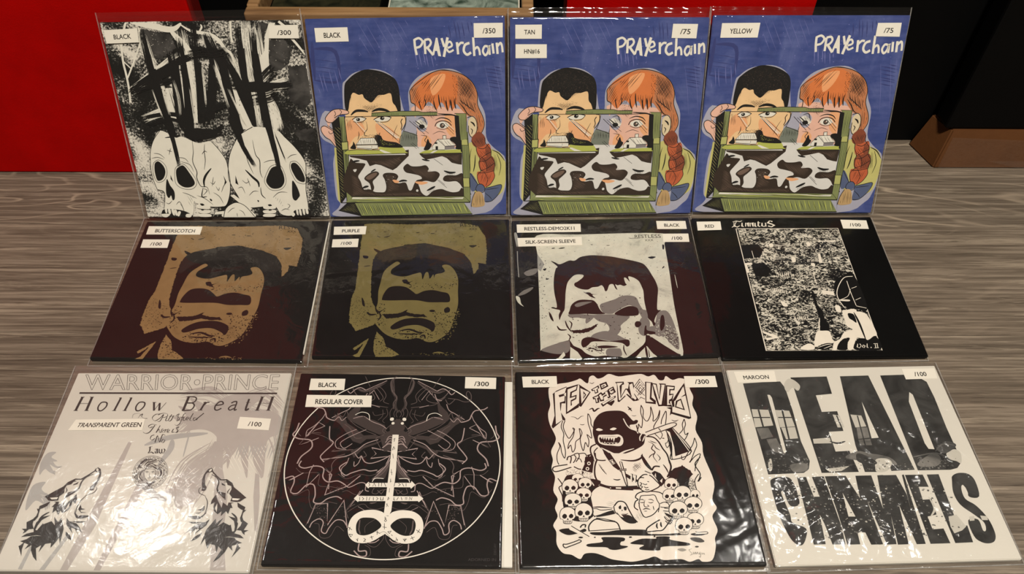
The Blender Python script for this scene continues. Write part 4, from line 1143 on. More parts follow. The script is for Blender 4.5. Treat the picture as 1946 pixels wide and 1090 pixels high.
~p K 1861 1755 1881 1784 1894 1793 1840 1878 1857 1821
p K 425 1537 441 1597 497 1655 516 1675 491 1626 521 1635 580 1694 536 1655 555 1645 483 1577 510 1576 453 1567
~p K 1595 1537 1579 1597 1523 1655 1504 1675 1529 1626 1499 1635 1440 1694 1484 1655 1465 1645 1537 1577 1510 1576 1567 1567
p K 459 1660 505 1694 538 1742 498 1723 469 1694
~p K 1561 1660 1515 1694 1482 1742 1522 1723 1551 1694
p K 474 1577 522 1586 561 1625 595 1674 547 1635
~p K 1546 1577 1498 1586 1459 1625 1425 1674 1473 1635
""",
'L':"""
p k 125 165 367 152 479 151 507 226 513 498 503 822 528 1029 498 1109 445 1147 133 1154
p W 323 302 346 305 357 337 346 922 331 946 318 933
p k 587 107 932 104 926 307 771 321 775 510 918 505 913 723 779 728 781 938 905 933 924 1151 599 1152
p k 1058 105 1329 103 1416 1143 1209 1149 1213 1028 1168 1023 1082 1156 976 1153 975 877 1010 578
p W 1175 405 1207 804 1142 808
p k 1441 106 1679 103 1785 125 1855 193 1864 378 1853 711 1858 985 1841 1087 1793 1136 1726 1152 1441 1150
p W 1651 308 1674 339 1663 938 1612 933 1598 874 1610 417
p L 140 461 292 474 297 646 131 662
p L 355 476 480 489 490 662 354 669
p j 138 673 246 670 268 769 156 791
p L 362 673 489 668 485 790 376 797
p j 200 792 291 784 327 962 223 918
p L 866 541 926 554 933 685 871 683
p L 1028 546 1124 560 1133 680 1032 688
p j 1041 688 1139 691 1126 801 1021 811
p j 1019 820 1127 814 1124 881 1019 878
p L 615 800 769 791 770 850 611 850
s k 15.9 202 467 203 664
s k 15.7 418 478 403 798
s k 11.9 128 554 290 558
s k 11.9 362 560 497 564
s k 11.9 899 553 907 684
s k 11.7 1088 559 1063 880
T k 19.2 758 829 823 852 899 833
P j 851 998 974 939 1073 963 1234 1009 1277 1091 1145 1067 978 1042
P L 1115 1026 1211 1024 1240 1070 1171 1148 1082 1156 1081 1106
P k 968 960 1060 1004 1111 1066 1035 1084 944 1041
P L 1754 982 1839 943 1879 986 1846 1087 1811 1066 1757 1044
P d 1688 918 1799 858 1872 902 1754 982 1691 960
S j 7.7 1665 959 1752 889 1854 902
p L 644 1113 860 1089 776 1137 671 1144
P j 1465 1076 1631 979 1686 1021 1640 1101 1495 1117
T j 15.1 1443 1014 1666 980 1776 1065
P j 345 1064 454 1047 500 1069 467 1128 362 1135
P L 165 1019 196 999 181 1100 150 1119
d j 14.9 90 149 937 539 989 479 1148 135 1148
d j 15.0 90 1478 1015 1826 1025 1746 1145 1470 1137
d j 13.1 100 608 991 956 1001 1415 1095 1402 1135 605 1132
P k 130 1256 157 1199 230 1181 297 1187 329 1233 339 1359 324 1454 246 1461 226 1337 210 1321 202 1355 226 1544 227 1618 325 1675 301 1765 253 1825 201 1806 164 1725 131 1523
p k 374 1191 452 1187 469 1382 519 1383 503 1189 607 1186 624 1666 610 1827 504 1827 490 1644 473 1552 449 1822 351 1823
p k 616 1186 797 1185 893 1545 917 1836 819 1837 804 1726 739 1724 731 1831 625 1831 628 1537
p W 723 1351 766 1579 708 1577
p k 882 1188 1020 1188 1021 1512 1072 1189 1124 1187 1027 1839 948 1840 910 1433 917 1836 883 1839 849 1469
p k 1109 1190 1236 1190 1265 1386 1245 1593 1287 1191 1305 1188 1266 1843 1192 1844 1166 1478 1127 1842 1037 1843
p k 1313 1192 1468 1193 1477 1315 1392 1312 1383 1437 1460 1434 1450 1580 1369 1596 1368 1715 1462 1709 1470 1843 1306 1844
p k 1503 1194 1607 1193 1591 1694 1669 1688 1659 1840 1511 1843
P k 1699 1262 1720 1214 1783 1186 1865 1198 1898 1268 1874 1419 1788 1420 1792 1343 1775 1308 1750 1342 1747 1438 1814 1506 1867 1629 1873 1757 1845 1828 1793 1853 1732 1842 1688 1787 1694 1642 1780 1636 1782 1736 1808 1733 1819 1664 1765 1589 1684 1493 1668 1378
P W 1787 1333 1776 1304 1753 1332 1753 1400 1773 1420 1791 1382
p L 1543 1601 1616 1585 1657 1696 1610 1731 1535 1756 1526 1692
p L 1717 1606 1759 1604 1747 1644 1706 1647
p L 1811 1600 1867 1607 1861 1644 1811 1642
d L 12.3 160 144 1257 1654 1300 1528 1819 232 1780
d j 17.6 200 161 1257 1654 1300 1606 1785 200 1779
T L 17.7 1443 1410 1453 1524 1394 1597
P L 510 180 561 123 613 140 652 207 619 264 576 228 523 277 502 249
""",
'K':"""
P W 309 223 323 187 399 149 499 131 584 100 618 84 664 131 689 136 706 68 746 47 784 84 836 69 898 28 987 58 1089 43 1208 29 1272 59 1333 40 1371 101 1417 101 1445 54 1501 101 1580 80 1666 123 1652 206 1670 299 1646 400 1670 529 1630 674 1666 816 1658 954 1704 1221 1658 1392 1681 1476 1629 1558 1651 1679 1615 1758 1608 1836 1559 1950 1478 1964 1446 1941 1372 1963 1304 1939 1161 1945 1094 1914 1021 1935 912 1956 828 1948 738 1932 670 1900 601 1877 523 1883 484 1928 417 1890 347 1873 302 1796 304 1687 282 1623 323 1543 305 1462 332 1379 299 1295 321 1166 295 1078 311 989 300 899 339 807 347 742 302 609 292 493 317 395 309 304
p K 343 269 382 228 483 177 473 208 493 224 449 274 468 295 459 375 423 375 409 474 448 552 443 572 424 562 328 657 317 633 351 513 347 274
p W 365 249 479 188 460 259 400 279 406 305 458 285 451 350 407 365 407 444 420 562 358 610
p K 477 193 592 152 575 224 528 254 521 295 571 275 564 325 517 355 519 395 585 376 581 420 456 499 463 375
p W 489 213 579 172 567 214 512 244 503 315 558 295 552 315 510 340 506 405 574 351 573 386 469 474
p K 593 147 705 245 602 416 583 406 603 172
p W 610 198 692 245 609 376
p K 636 234 661 275 629 326
p W 638 260 649 275 635 305
p K 711 214 786 163 791 199 773 209 778 250 744 265 739 229 718 234
p W 724 214 776 183 778 199 761 214 766 243 749 250 746 219 731 222
p K 795 152 864 121 879 178 806 219
p W 810 165 852 144 861 171 816 196
p K 818 173 842 161 846 171 822 185
p K 716 306 776 275 786 296 777 316 776 366 743 376 739 326 722 331
p W 728 311 771 291 773 306 758 316 762 356 751 361 746 318
p K 768 275 803 245 818 265 836 245 880 214 888 306 862 321 853 286 822 306 823 346 785 356
p W 780 281 801 265 807 291 842 265 840 245 862 237 872 301 860 301 850 271 815 296 816 331 795 336
p K 868 214 925 178 943 245 899 276 883 266
p W 880 220 919 194 915 209 892 225 894 237 920 225 923 237 901 250 931 240 900 261 889 255
p K 787 381 935 286 937 306 804 416
p W 800 376 921 301 922 311 811 391
p K 844 377 918 337 920 357 886 407
p K 947 126 1030 121 1031 153 1009 163 987 296 1038 204 1063 205 1078 142 1063 127 1121 127 1124 174 1152 153 1137 348 1096 352 1031 266 1028 297 964 362 948 357 961 153
p W 962 137 1021 134 1004 153 985 173 980 322 1041 215 1049 220 1090 327 1079 205 1080 158 1111 142 1117 236 1132 317 1118 337 1048 266 1034 276 970 342 962 337 967 173
p W 1126 163 1188 90 1234 164 1224 307 1145 348 1107 256
s K 6.0 1114 194 1188 90 1228 174
s K 6.0 1134 200 1185 122 1212 174
s K 6.0 1144 215 1184 158 1219 215 1170 277 1135 225
s K 6.0 1160 225 1181 189 1198 220 1173 251 1156 225
s K 7.1 1114 266 1146 342 1171 307 1209 328
s K 6.0 1131 184 1210 287
s K 6.0 1223 184 1144 287
p K 1235 122 1304 132 1273 307 1309 348 1304 388 1208 373
p W 1246 132 1287 138 1254 328 1287 363 1218 358
p K 1299 138 1344 148 1347 308 1375 164 1365 143 1431 148 1374 409 1325 413 1302 277
p W 1306 151 1334 159 1343 348 1386 174 1384 159 1419 159 1356 393 1336 393
p K 1429 164 1515 175 1503 226 1466 226 1456 267 1489 267 1465 349 1439 359 1455 419 1374 409
p W 1440 180 1505 190 1493 211 1456 211 1442 288 1479 278 1460 323 1434 338 1426 379 1459 389 1409 399
p K 1609 138 1612 548 1588 558 1435 498 1416 518 1434 449 1396 429 1455 419 1455 359 1551 216
p W 1599 175 1596 273 1481 354 1475 419 1455 419 1446 478 1604 533 1598 288 1553 308
p W 1505 329 1589 185 1587 278 1478 369
p K 1498 349 1551 324 1567 459 1478 424
p W 1513 359 1542 341 1553 441 1492 414
T K 16.3 672 450 706 434 719 465 754 438 774 434
T K 6.9 498 528 537 533 560 553 594 524 622 519
T K 14.0 1036 412 1053 437 1070 467
T K 11.7 1036 452 1070 432
T K 9.2 1425 567 1455 581 1490 567
T K 7.2 701 131 725 144 747 129
T K 6.8 576 611 599 618 620 611
T K 5.8 1061 514 1084 521 1105 514
T K 10.1 1309 767 1332 769
S K 7.8 443 572 424 629 432 686 463 762 492 734 524 668 509 653 519 687 503 752 463 817 452 873 478 836 489 909 514 873 527 799 570 753 568 658 589 706 567 781 586 896 612 809 632 855 645 791 634 725 671 763 669 687 653 592 660 495 680 553 679 611 696 650
S K 7.7 423 571 404 639 423 714 414 789 427 900 415 972 392 909 388 845 371 808 380 854 352 927 349 999 365 1052 358 1096
S K 8.1 1164 398 1177 458 1167 536 1198 580 1239 507 1251 418 1262 517 1254 580 1300 537 1331 458 1312 537 1276 595 1250 643 1251 667
S K 8.0 1164 398 1150 477 1157 556 1137 652 1114 613 1109 652 1095 671
S K 8.1 1322 614 1338 556 1386 468 1381 537 1362 615
S K 7.9 1544 557 1547 616 1526 673 1529 730 1556 711 1532 759 1512 787
S K 8.0 1544 557 1518 615 1514 673 1474 720
S K 7.7 1607 764 1614 843 1578 917 1543 989 1521 1025 1578 962 1630 936 1603 999 1571 1053 1553 1115
S K 7.7 1607 764 1580 834 1532 907 1480 989 1457 989 1459 953
S K 6.7 1259 729 1279 757 1292 776 1318 729 1303 691
S K 6.7 1383 748 1350 814 1333 823 1342 869 1371 832
S K 6.8 1250 672 1252 719 1272 748
P K 697 630 710 573 756 505 815 471 881 461 962 462 1008 486 1042 536 1070 575 1095 565 1114 575 1094 608 1032 627 1044 661 1097 690 1118 714 1163 728 1155 766 1135 831 1075 877 1000 913 928 935 858 935 791 902 740 865 705 828 694 763 687 707
P W 718 674 743 655 781 674 748 686
P W 845 669 879 649 908 660 876 679
P W 736 735 776 726 855 728 918 725 951 755 953 811 921 848 844 843 767 833 730 801
P K 746 754 822 745 924 750 927 792 901 820 830 829 760 815 743 791
p W 751 749 764 775 774 749 781 782 794 752 801 787 815 754 824 790 840 756 849 787 864 759 867 806 885 759 895 764 916 747
p W 752 817 762 803 772 821 787 801 799 825 815 806 828 827 846 806 855 827 872 811 885 826 902 811
S W 10.2 981 550 1005 622 1036 661 1085 685 1098 714
S W 10.1 1134 714 1109 756 1108 794
T W 17.5 748 865 807 902 881 939 962 903 1043 876
T W 10.1 1158 738 1127 803
S K 11.3 1090 613 1099 671 1092 695
P W 1033 623 1094 613 1117 584 1087 632 1067 671
p W 1166 704 1420 600 1439 639 1178 738
S K 9.1 1166 704 1420 600 1443 639 1182 740
s K 9.1 1292 658 1308 686
p K 1358 672 1420 653 1553 903 1399 961 1367 993
p W 1360 682 1390 701 1406 860 1402 966 1372 984 1390 860
s W 7.8 1420 658 1533 903
S K 8.9 1356 682 1385 786 1382 888 1363 993 1556 908 1420 653
S K 13.3 1169 747 1231 757 1272 804 1301 878 1332 943 1342 1033
T K 9.9 1178 803 1221 831 1200 878 1226 914 1205 960 1235 1023
T K 8.8 1229 832 1240 869 1275 896
T K 7.8 1195 794 1254 822
T K 8.7 1225 924 1182 951 1164 978
T K 7.6 1239 933 1264 978 1245 1005
P W 705 828 664 846 651 910 676 983 705 1001 787 948 747 875
S K 13.1 705 828 659 856 651 910 669 974
S K 9.8 717 865 682 911 692 974 721 997
T K 9.7 692 974 728 1000 783 997
T K 9.8 891 994 982 1008 1078 977 1113 950
p K 746 970 745 975 741 979 735 981 729 981 723 978 720 975 719 970 721 965 725 961 730 959 737 959 742 962 746 965
p W 740 970 739 972 737 974 734 975 730 975 727 974 725 972 725 970 726 968 728 966 731 965 735 965 738 966 740 968
p K 1033 969 1030 975 1024 979 1016 982 1008 982 1000 979 995 975 994 969 997 964 1002 959 1010 957 1019 957 1027 959 1031 964
p W 1024 969 1023 972 1020 974 1015 975 1010 975 1006 974 1003 972 1003 969 1004 966 1007 964 1012 963 1016 963 1021 964 1023 967
p K 755 875 813 921 872 1029 965 1163 907 1136 832 1047 785 975
p K 594 946 657 929 657 974 607 983
s W 5.4 609 956 646 974
s W 5.4 648 947 615 978
p W 314 1064 439 1000 562 984 575 1061 330 1113
S K 10.4 437 1038 314 1064 330 1110 491 1060 585 1050
P W 440 983 489 951 538 929 595 924 620 963 586 1039 555 1082 499 1082 437 1038
S K 10.5 435 994 446 961 470 956 473 983 461 1027
S K 9.2 465 956 499 940 516 973 489 1022
S K 9.3 500 934 538 923 545 962 513 1011
S K 9.3 538 929 595 924 611 962 588 1017
S K 10.4 491 1060 527 1082 554 1087
S K 7.9 525 973 553 984 564 1017
p K 597 962 668 952 675 985 649 1126 558 1098 586 1039
p W 642 1028 640 1037 635 1043 628 1046 621 1046 615 1043 611 1036 610 1028 612 1020 617 1014 624 1010 631 1010 637 1014 641 1020
p K 635 1028 633 1033 631 1036 627 1038 624 1038 620 1036 618 1033 618 1028 619 1024 622 1021 625 1019 629 1019 632 1021 634 1024
p W 625 1083 622 1091 618 1097 611 1100 604 1100 598 1097 594 1090 593 1082 595 1074 600 1068 607 1065 614 1065 620 1068 624 1075
p K 617 1083 616 1087 613 1090 610 1092 606 1092 603 1090 601 1087 600 1082 602 1078 604 1075 608 1073 611 1073 615 1075 617 1078
p K 558 1104 576 1115 559 1152
p K 667 963 685 1029 665 985
p W 690 919 703 985 673 1061 670 1158 701 1227 753 1259 844 1270 1028 1267 1053 1288 1023 1350 1058 1330 1126 1299 1211 1279 1136 1141 1157 1054 1118 988 1106 933
S K 14.2 703 985 676 1061 670 1158 701 1227 753 1256 844 1267 1029 1262
S K 11.9 690 919 694 985 739 999 777 997
T K 18.6 909 995 1022 1004 1091 977 1110 933
T K 34.3 1100 944 1131 1032 1174 1103
p K 765 919 822 920 869 1019 900 1085 880 1101 837 1063 789 975
p K 815 997 860 1019 848 1041 813 1019
p K 888 1106 950 1139 1045 1204 1042 1225 972 1193 929 1160
p W 810 997 839 988 859 1030 834 1043
s K 5.3 819 1002 841 997 851 1028 835 1034 819 1002
p W 898 1014 917 1014 923 1085 905 1085
s K 6.6 898 1014 917 1014 927 1090 909 1090 898 1014
p W 890 1090 951 1085 950 1101 889 1104
s K 6.5 890 1093 951 1087 950 1101 889 1104 890 1093
p W 902 1106 935 1105 940 1245 930 1240
S K 9.0 902 1106 930 1243 943 1247 935 1105
p W 983 1139 997 1139 986 1214 973 1205
p W 1009 1150 1028 1150 1015 1225 1004 1219
s K 6.5 983 1139 999 1139 988 1219
s K 6.5 1012 1150 1032 1153 1017 1225
T K 7.8 710 1034 740 1094 773 1143
h K 5.2 -32 14.4 713 1029 726 1040 778 1138 755 1132
h K 3.9 53 11.8 1018 1031 1076 1021 1090 1065 1035 1129 997 1096
h K 3.9 -45 11.8 1028 1031 1083 1043 1079 1075 1028 1107 1004 1075
T K 11.6 824 1189 860 1198 889 1190
p K 701 1227 789 1263 787 1286 698 1255
p K 799 1260 1028 1267 1055 1272 1044 1293 796 1291
p W 839 1270 885 1271 883 1288 838 1286
p W 662 1253 697 1274 787 1286 988 1298 1023 1309 995 1391 999 1512 1056 1563 1024 1607 972 1591 936 1512 909 1431 867 1405 819 1430 797 1470 608 1468 594 1407 608 1346
S K 11.3 698 1253 640 1295 597 1377 599 1458 680 1459 796 1472
S K 11.4 787 1286 988 1298
T W 20.4 705 1232 662 1253 624 1268
S K 7.6 706 1222 652 1253 623 1274
h K 2.5 12 14.9 739 1409 831 1399 817 1450 735 1449
p W 603 1463 797 1470 811 1510 636 1558 604 1508
S K 7.4 602 1478 652 1474 696 1489 787 1480
S K 7.4 628 1548 729 1519 812 1495
S K 8.6 604 1508 636 1553
P K 646 1548 730 1509 804 1490 819 1520 690 1549
P W 810 1430 830 1410 876 1405 909 1431 936 1512 963 1591 926 1601 869 1551 818 1530 796 1480
P K 831 1530 822 1490 862 1531 933 1542 979 1606 925 1616 874 1590
S K 11.1 808 1450 848 1408 901 1420 930 1492 958 1562 988 1606
S K 8.6 803 1450 811 1510 852 1541 895 1561
P K 844 1460 864 1445 864 1476 848 1481
P K 888 1461 910 1461 907 1491 889 1491
p K 869 1481 877 1496 864 1499
T K 7.4 863 1526 898 1531 917 1521
p W 808 1450 877 1561 851 1551 813 1490
h K 2.5 73 12.3 1002 1492 1048 1553 1025 1602 965 1572
P W 575 1646 596 1607 644 1568 722 1589 810 1609 835 1668 836 1692 713 1691 590 1685
S K 10.9 577 1685 575 1646 596 1607 644 1573 722 1589 810 1604 835 1668 833 1688
S K 7.2 582 1680 715 1672 835 1663
S K 7.3 644 1563 724 1574 802 1595
P K 585 1694 713 1691 839 1673 1051 1676 1065 1710 1197 1716 1331 1708 1328 1727 1062 1729 798 1721 622 1719
P W 1052 1671 1101 1632 1170 1584 1261 1575 1296 1585 1251 1644 1198 1706 1109 1708 1058 1695
S K 10.9 1054 1690 1062 1661 1121 1618 1179 1584
S K 9.7 1058 1695 1139 1686 1193 1677 1257 1605 1296 1580
T K 14.6 1153 1613 1144 1643 1150 1667
T K 14.6 1185 1604 1181 1633 1186 1653
S K 8.5 1223 1594 1254 1624 1285 1595
S K 8.6 1219 1555 1249 1595 1300 1555
h K 6.1 53 17.1 1216 1515 1309 1556 1288 1634 1235 1634
p K 1225 1515 1309 1556 1297 1575 1238 1545
P W 998 1370 1021 1329 1078 1314 1170 1315 1230 1342 1251 1393 1249 1434 1280 1445 1271 1475 1236 1495 1203 1474 1175 1544 1145 1574 1064 1573 1034 1523 1002 1492 979 1452 992 1421 1018 1391
P W 984 1411 1019 1422 1002 1492 978 1467
P W 1201 1423 1239 1414 1281 1434 1283 1485 1244 1505 1193 1484
S K 10.1 1006 1492 978 1462 993 1411 1018 1391 998 1370 1020 1334 1078 1314 1170 1315 1231 1336 1251 1393
S K 7.5 1018 1432 1039 1371 1054 1355 1119 1351 1165 1351 1181 1403 1194 1444 1175 1514
S K 8.7 1024 1422 1022 1472 1048 1553 1093 1553 1142 1524 1185 1474
S K 7.5 1199 1434 1238 1419 1272 1434 1272 1465 1231 1469 1200 1464
S K 7.4 1230 1475 1274 1485 1262 1505 1218 1500
T K 7.5 1031 1396 1055 1391 1067 1402
T K 7.5 1029 1417 1051 1422 1070 1414
T K 7.5 1105 1392 1132 1392 1153 1408
T K 7.5 1101 1417 1123 1425 1147 1415
T K 7.5 1077 1392 1062 1442 1073 1463 1105 1458
T K 7.5 1089 1443 1105 1458
T K 9.9 1047 1488 1076 1478 1111 1488
T K 6.2 1055 1503 1082 1503
T K 7.5 1138 1453 1142 1494
P W 1058 1172 1099 1146 1154 1151 1201 1216 1219 1258 1162 1299 1095 1320 1052 1298 1035 1246 1045 1204
S K 10.3 1057 1177 1099 1146 1153 1157 1201 1216 1223 1258 1172 1294 1105 1318 1057 1298 1035 1246 1040 1204 1062 1177 1095 1178
S K 7.7 1052 1225 1069 1236 1053 1257 1070 1267 1053 1288
S K 7.7 1078 1236 1095 1246 1114 1241
S K 7.7 1084 1267 1101 1278 1120 1273
S K 7.6 1090 1294 1107 1299 1126 1294
T K 7.7 1118 1215 1136 1220
p K 1166 1130 1197 1109 1258 1142 1285 1216 1231 1269 1204 1195
p W 1190 1157 1202 1179 1203 1130
p W 1230 1211 1245 1232 1257 1184
p W 1112 1113 1154 1146 1134 1157
S K 7.8 1110 1110 1160 1135
P W 1174 1103 1223 1055 1281 1109 1300 1174 1278 1195 1248 1141 1215 1114
S K 14.4 1174 1103 1202 1065 1249 1066
T K 11.8 1281 1044 1303 1088 1315 1131
S K 15.7 1339 1001 1348 1067 1325 1131 1300 1174
r K 4.0 1325 1131 1369 1089 1428 1067 1450 1051 1474 1078 1516 1111 1529 1144 1494 1186 1475 1250 1485 1302 1397 1270 1381 1196 1308 1185
d K 6.9 170 1473 1143 1537 1208 1522 1303 1461 1281
d K 6.0 130 414 1102 490 1082 635 1126 667 1190 485 1146 410 1177
P K 400 1188 477 1140 558 1168 703 1201 699 1243 619 1325 619 1548 456 1586 375 1446
s K 10.3 613 1168 644 1242
s W 9.0 613 1168 652 1253
S K 7.7 1581 1144 1537 1208 1535 1282 1544 1334
S K 9.2 1624 970 1564 1046 1595 1144 1564 1219 1599 1177
S K 8.8 345 1177 378 1240 349 1271 372 1344 373 1405
P K 464 1178 477 1147 508 1132 541 1134 567 1155 570 1184 557 1204 546 1209 539 1230 517 1235 487 1230 483 1209 467 1203
P W 467 1178 479 1150 508 1135 539 1138 563 1157 566 1184 554 1203 544 1207 537 1226 517 1231 489 1227 486 1207 471 1202
P K 482 1185 496 1174 510 1181 509 1195 496 1203 484 1197
P K 525 1183 539 1174 552 1183 547 1197 532 1200 525 1193
p K 516 1198 522 1212 516 1209 508 1212
s K 4.9 493 1216 494 1227
s K 4.9 503 1218 503 1229
s K 4.9 513 1219 512 1230
s K 4.9 523 1219 522 1229
s K 4.9 532 1217 531 1226
s K 4.9 488 1217 538 1217
P K 518 1229 533 1190 568 1170 605 1174 634 1201 637 1237 623 1263 610 1270 602 1296 577 1302 544 1296 540 1269 522 1262
P W 522 1230 536 1193 569 1175 603 1179 630 1203 633 1237 619 1261 607 1267 600 1291 577 1297 546 1292 542 1267 526 1260
P K 538 1239 554 1224 570 1233 569 1252 554 1262 540 1254
P K 587 1237 602 1225 617 1236 611 1254 594 1258 586 1249
p K 576 1255 583 1273 576 1270 567 1273
s K 4.9 550 1279 551 1292
s K 4.9 561 1281 561 1295
s K 4.9 572 1282 572 1296
s K 4.9 584 1281 583 1295
s K 4.9 594 1279 593 1291
s K 4.9 544 1280 601 1279
P K 373 1258 390 1209 433 1185 477 1189 512 1223 517 1267 500 1300 484 1308 475 1340 445 1347 405 1340 399 1307 378 1298
P W 378 1259 394 1214 434 1191 475 1195 507 1226 511 1267 495 1297 481 1305 472 1334 445 1341 407 1335 403 1304 383 1296
P K 398 1270 416 1251 436 1263 434 1285 417 1298 400 1289
P K 456 1267 474 1252 492 1266 486 1288 465 1293 455 1282
p K 443 1289 452 1312 443 1308 433 1312
s K 4.8 412 1319 414 1335
s K 4.8 425 1322 426 1338
s K 4.8 439 1323 439 1340
s K 4.8 453 1322 452 1338
s K 4.8 465 1319 464 1334
s K 4.8 405 1320 473 1319
P K 488 1333 505 1291 545 1271 588 1275 621 1303 625 1341 609 1368 594 1375 585 1402 556 1409 518 1403 513 1374 492 1367
P W 492 1333 508 1295 546 1276 585 1280 616 1306 620 1341 605 1366 591 1373 582 1398 556 1404 520 1398 516 1372 497 1365
P K 511 1343 529 1327 548 1337 546 1356 529 1367 514 1359
P K 567 1340 585 1328 601 1339 595 1359 575 1363 566 1353
p K 555 1359 563 1379 555 1375 545 1378
s K 4.8 525 1385 526 1398
s K 4.8 538 1387 538 1401
s K 4.8 551 1388 550 1402
s K 4.8 564 1387 563 1401
s K 4.8 576 1385 575 1398
s K 4.8 518 1386 583 1385
P K 386 1392 404 1346 449 1323 496 1328 533 1359 537 1402 519 1432 503 1440 493 1470 462 1477 420 1471 414 1439 391 1431
P W 391 1393 408 1350 449 1329 493 1333 527 1362 531 1402 515 1430 500 1437 491 1465 462 1472 423 1466 417 1436 396 1429
P K 412 1404 431 1386 452 1397 451 1419 432 1430 415 1422
P K 474 1401 493 1387 511 1400 505 1421 483 1426 473 1415
p K 460 1422 469 1443 460 1440 449 1443
s K 4.8 427 1450 429 1466
s K 4.8 441 1453 442 1469
s K 4.8 456 1454 455 1470
s K 4.8 470 1453 469 1469
s K 4.8 483 1451 482 1465
s K 4.8 420 1451 492 1451
P K 338 1527 355 1479 396 1455 440 1459 474 1492 478 1537 461 1569 446 1576 437 1608 408 1616 369 1609 364 1575 343 1567
P W 343 1528 359 1483 397 1461 437 1465 469 1495 473 1537 457 1566 443 1573 435 1603 408 1610 372 1603 367 1573 347 1565
P K 362 1539 380 1521 399 1532 398 1554 380 1567 364 1558
P K 419 1536 437 1521 454 1535 448 1557 427 1562 418 1551
p K 406 1558 415 1580 406 1577 396 1580
s K 4.7 376 1587 378 1604
s K 4.7 389 1590 389 1607
s K 4.7 402 1591 402 1608
s K 4.7 416 1591 415 1607
s K 4.7 428 1588 427 1603
s K 4.7 369 1589 436 1588
P K 467 1498 487 1445 532 1418 580 1423 617 1459 621 1508 602 1543 586 1552 575 1587 543 1595 500 1588 495 1551 472 1542
P W 473 1499 491 1449 533 1425 577 1430 611 1463 615 1508 598 1541 582 1549 573 1581 543 1589 503 1582 498 1548 477 1539
P K 494 1511 513 1491 535 1503 533 1528 513 1541 496 1531
P K 556 1508 576 1491 595 1506 588 1531 565 1536 555 1524
p K 542 1532 551 1556 542 1552 531 1556
s K 4.7 508 1564 510 1582
s K 4.7 523 1567 523 1585
s K 4.7 537 1568 536 1587
s K 4.7 552 1568 550 1586
s K 4.7 565 1565 564 1581
s K 4.7 501 1566 574 1565
P K 1264 1241 1282 1200 1319 1180 1356 1184 1383 1211 1384 1249 1367 1276 1354 1283 1344 1310 1318 1316 1285 1311 1283 1282 1265 1275
P W 1268 1242 1285 1204 1320 1185 1354 1188 1379 1214 1379 1249 1364 1274 1352 1280 1342 1305 1319 1311 1288 1306 1286 1280 1270 1273
P K 1284 1251 1301 1236 1317 1245 1314 1264 1298 1275 1285 1267
P K 1333 1249 1350 1236 1363 1248 1357 1266 1339 1271 1332 1261
p K 1321 1267 1327 1286 1320 1283 1311 1286
s K 4.9 1293 1292 1293 1306
s K 4.9 1304 1295 1303 1309
s K 4.9 1315 1296 1314 1310
s K 4.9 1327 1295 1325 1309
s K 4.9 1337 1293 1335 1305
s K 4.9 1287 1293 1344 1293
P K 1232 1350 1251 1310 1289 1290 1327 1294 1356 1321 1357 1358 1340 1385 1326 1391 1316 1418 1289 1424 1255 1419 1252 1391 1234 1384
P W 1237 1351 1254 1314 1289 1295 1325 1299 1351 1324 1352 1358 1336 1383 1324 1389 1314 1413 1289 1419 1258 1414 1255 1388 1238 1382
P K 1253 1360 1270 1345 1287 1355 1284 1373 1268 1383 1254 1376
P K 1304 1358 1321 1346 1335 1357 1329 1375 1310 1380 1302 1370
p K 1291 1376 1298 1395 1290 1392 1281 1395
s K 4.8 1262 1401 1263 1414
s K 4.8 1274 1403 1273 1417
s K 4.8 1286 1404 1284 1418
s K 4.8 1298 1403 1296 1417
s K 4.8 1309 1401 1307 1413
s K 4.8 1256 1402 1316 1401
P K 1331 1334 1354 1284 1402 1259 1449 1263 1484 1298 1484 1344 1463 1377 1446 1385 1433 1419 1400 1426 1358 1419 1355 1385 1332 1376
P W 1336 1335 1358 1288 1402 1265 1446 1269 1478 1301 1478 1344 1459 1375 1443 1382 1431 1413 1400 1420 1361 1414 1359 1382 1338 1374
P K 1356 1347 1378 1327 1398 1339 1394 1363 1374 1375 1357 1366
P K 1419 1343 1440 1328 1458 1342 1449 1365 1426 1371 1417 1359
p K 1403 1367 1411 1390 1402 1386 1390 1390
s K 4.8 1367 1397 1368 1414
s K 4.8 1381 1400 1380 1417
s K 4.8 1396 1401 1394 1419
s K 4.8 1411 1401 1408 1417
s K 4.8 1424 1398 1422 1413
s K 4.8 1360 1398 1433 1398
P K 1472 1349 1486 1315 1514 1298 1540 1302 1559 1324 1558 1355 1545 1377 1536 1383 1527 1405 1509 1410 1485 1406 1484 1382 1472 1377
P W 1475 1349 1488 1318 1514 1303 1538 1305 1555 1327 1555 1355 1543 1376 1534 1381 1526 1401 1509 1406 1487 1402 1487 1380 1475 1375
P K 1486 1357 1499 1344 1510 1352 1507 1368 1495 1376 1486 1370
P K 1522 1355 1534 1344 1543 1354 1538 1369 1525 1373 1520 1365
p K 1512 1370 1516 1386 1511 1383 1504 1386
s K 4.8 1491 1391 1491 1402
s K 4.8 1499 1393 1498 1404
s K 4.8 1507 1393 1506 1405
s K 4.8 1515 1393 1514 1404
s K 4.8 1523 1391 1521 1401
s K 4.9 1487 1392 1528 1391
P K 1405 1438 1428 1390 1477 1367 1525 1371 1560 1404 1561 1447 1539 1479 1522 1486 1509 1518 1475 1525 1432 1518 1430 1486 1407 1477
P W 1410 1439 1432 1395 1477 1373 1522 1377 1554 1407 1555 1447 1535 1476 1519 1484 1507 1512 1476 1519 1436 1513 1433 1483 1412 1475
P K 1431 1450 1453 1432 1473 1443 1470 1465 1449 1477 1432 1468
P K 1495 1447 1516 1432 1534 1446 1525 1468 1502 1472 1493 1461
p K 1479 1469 1486 1490 1477 1487 1466 1490
s K 4.8 1442 1497 1443 1513
s K 4.8 1456 1500 1455 1516
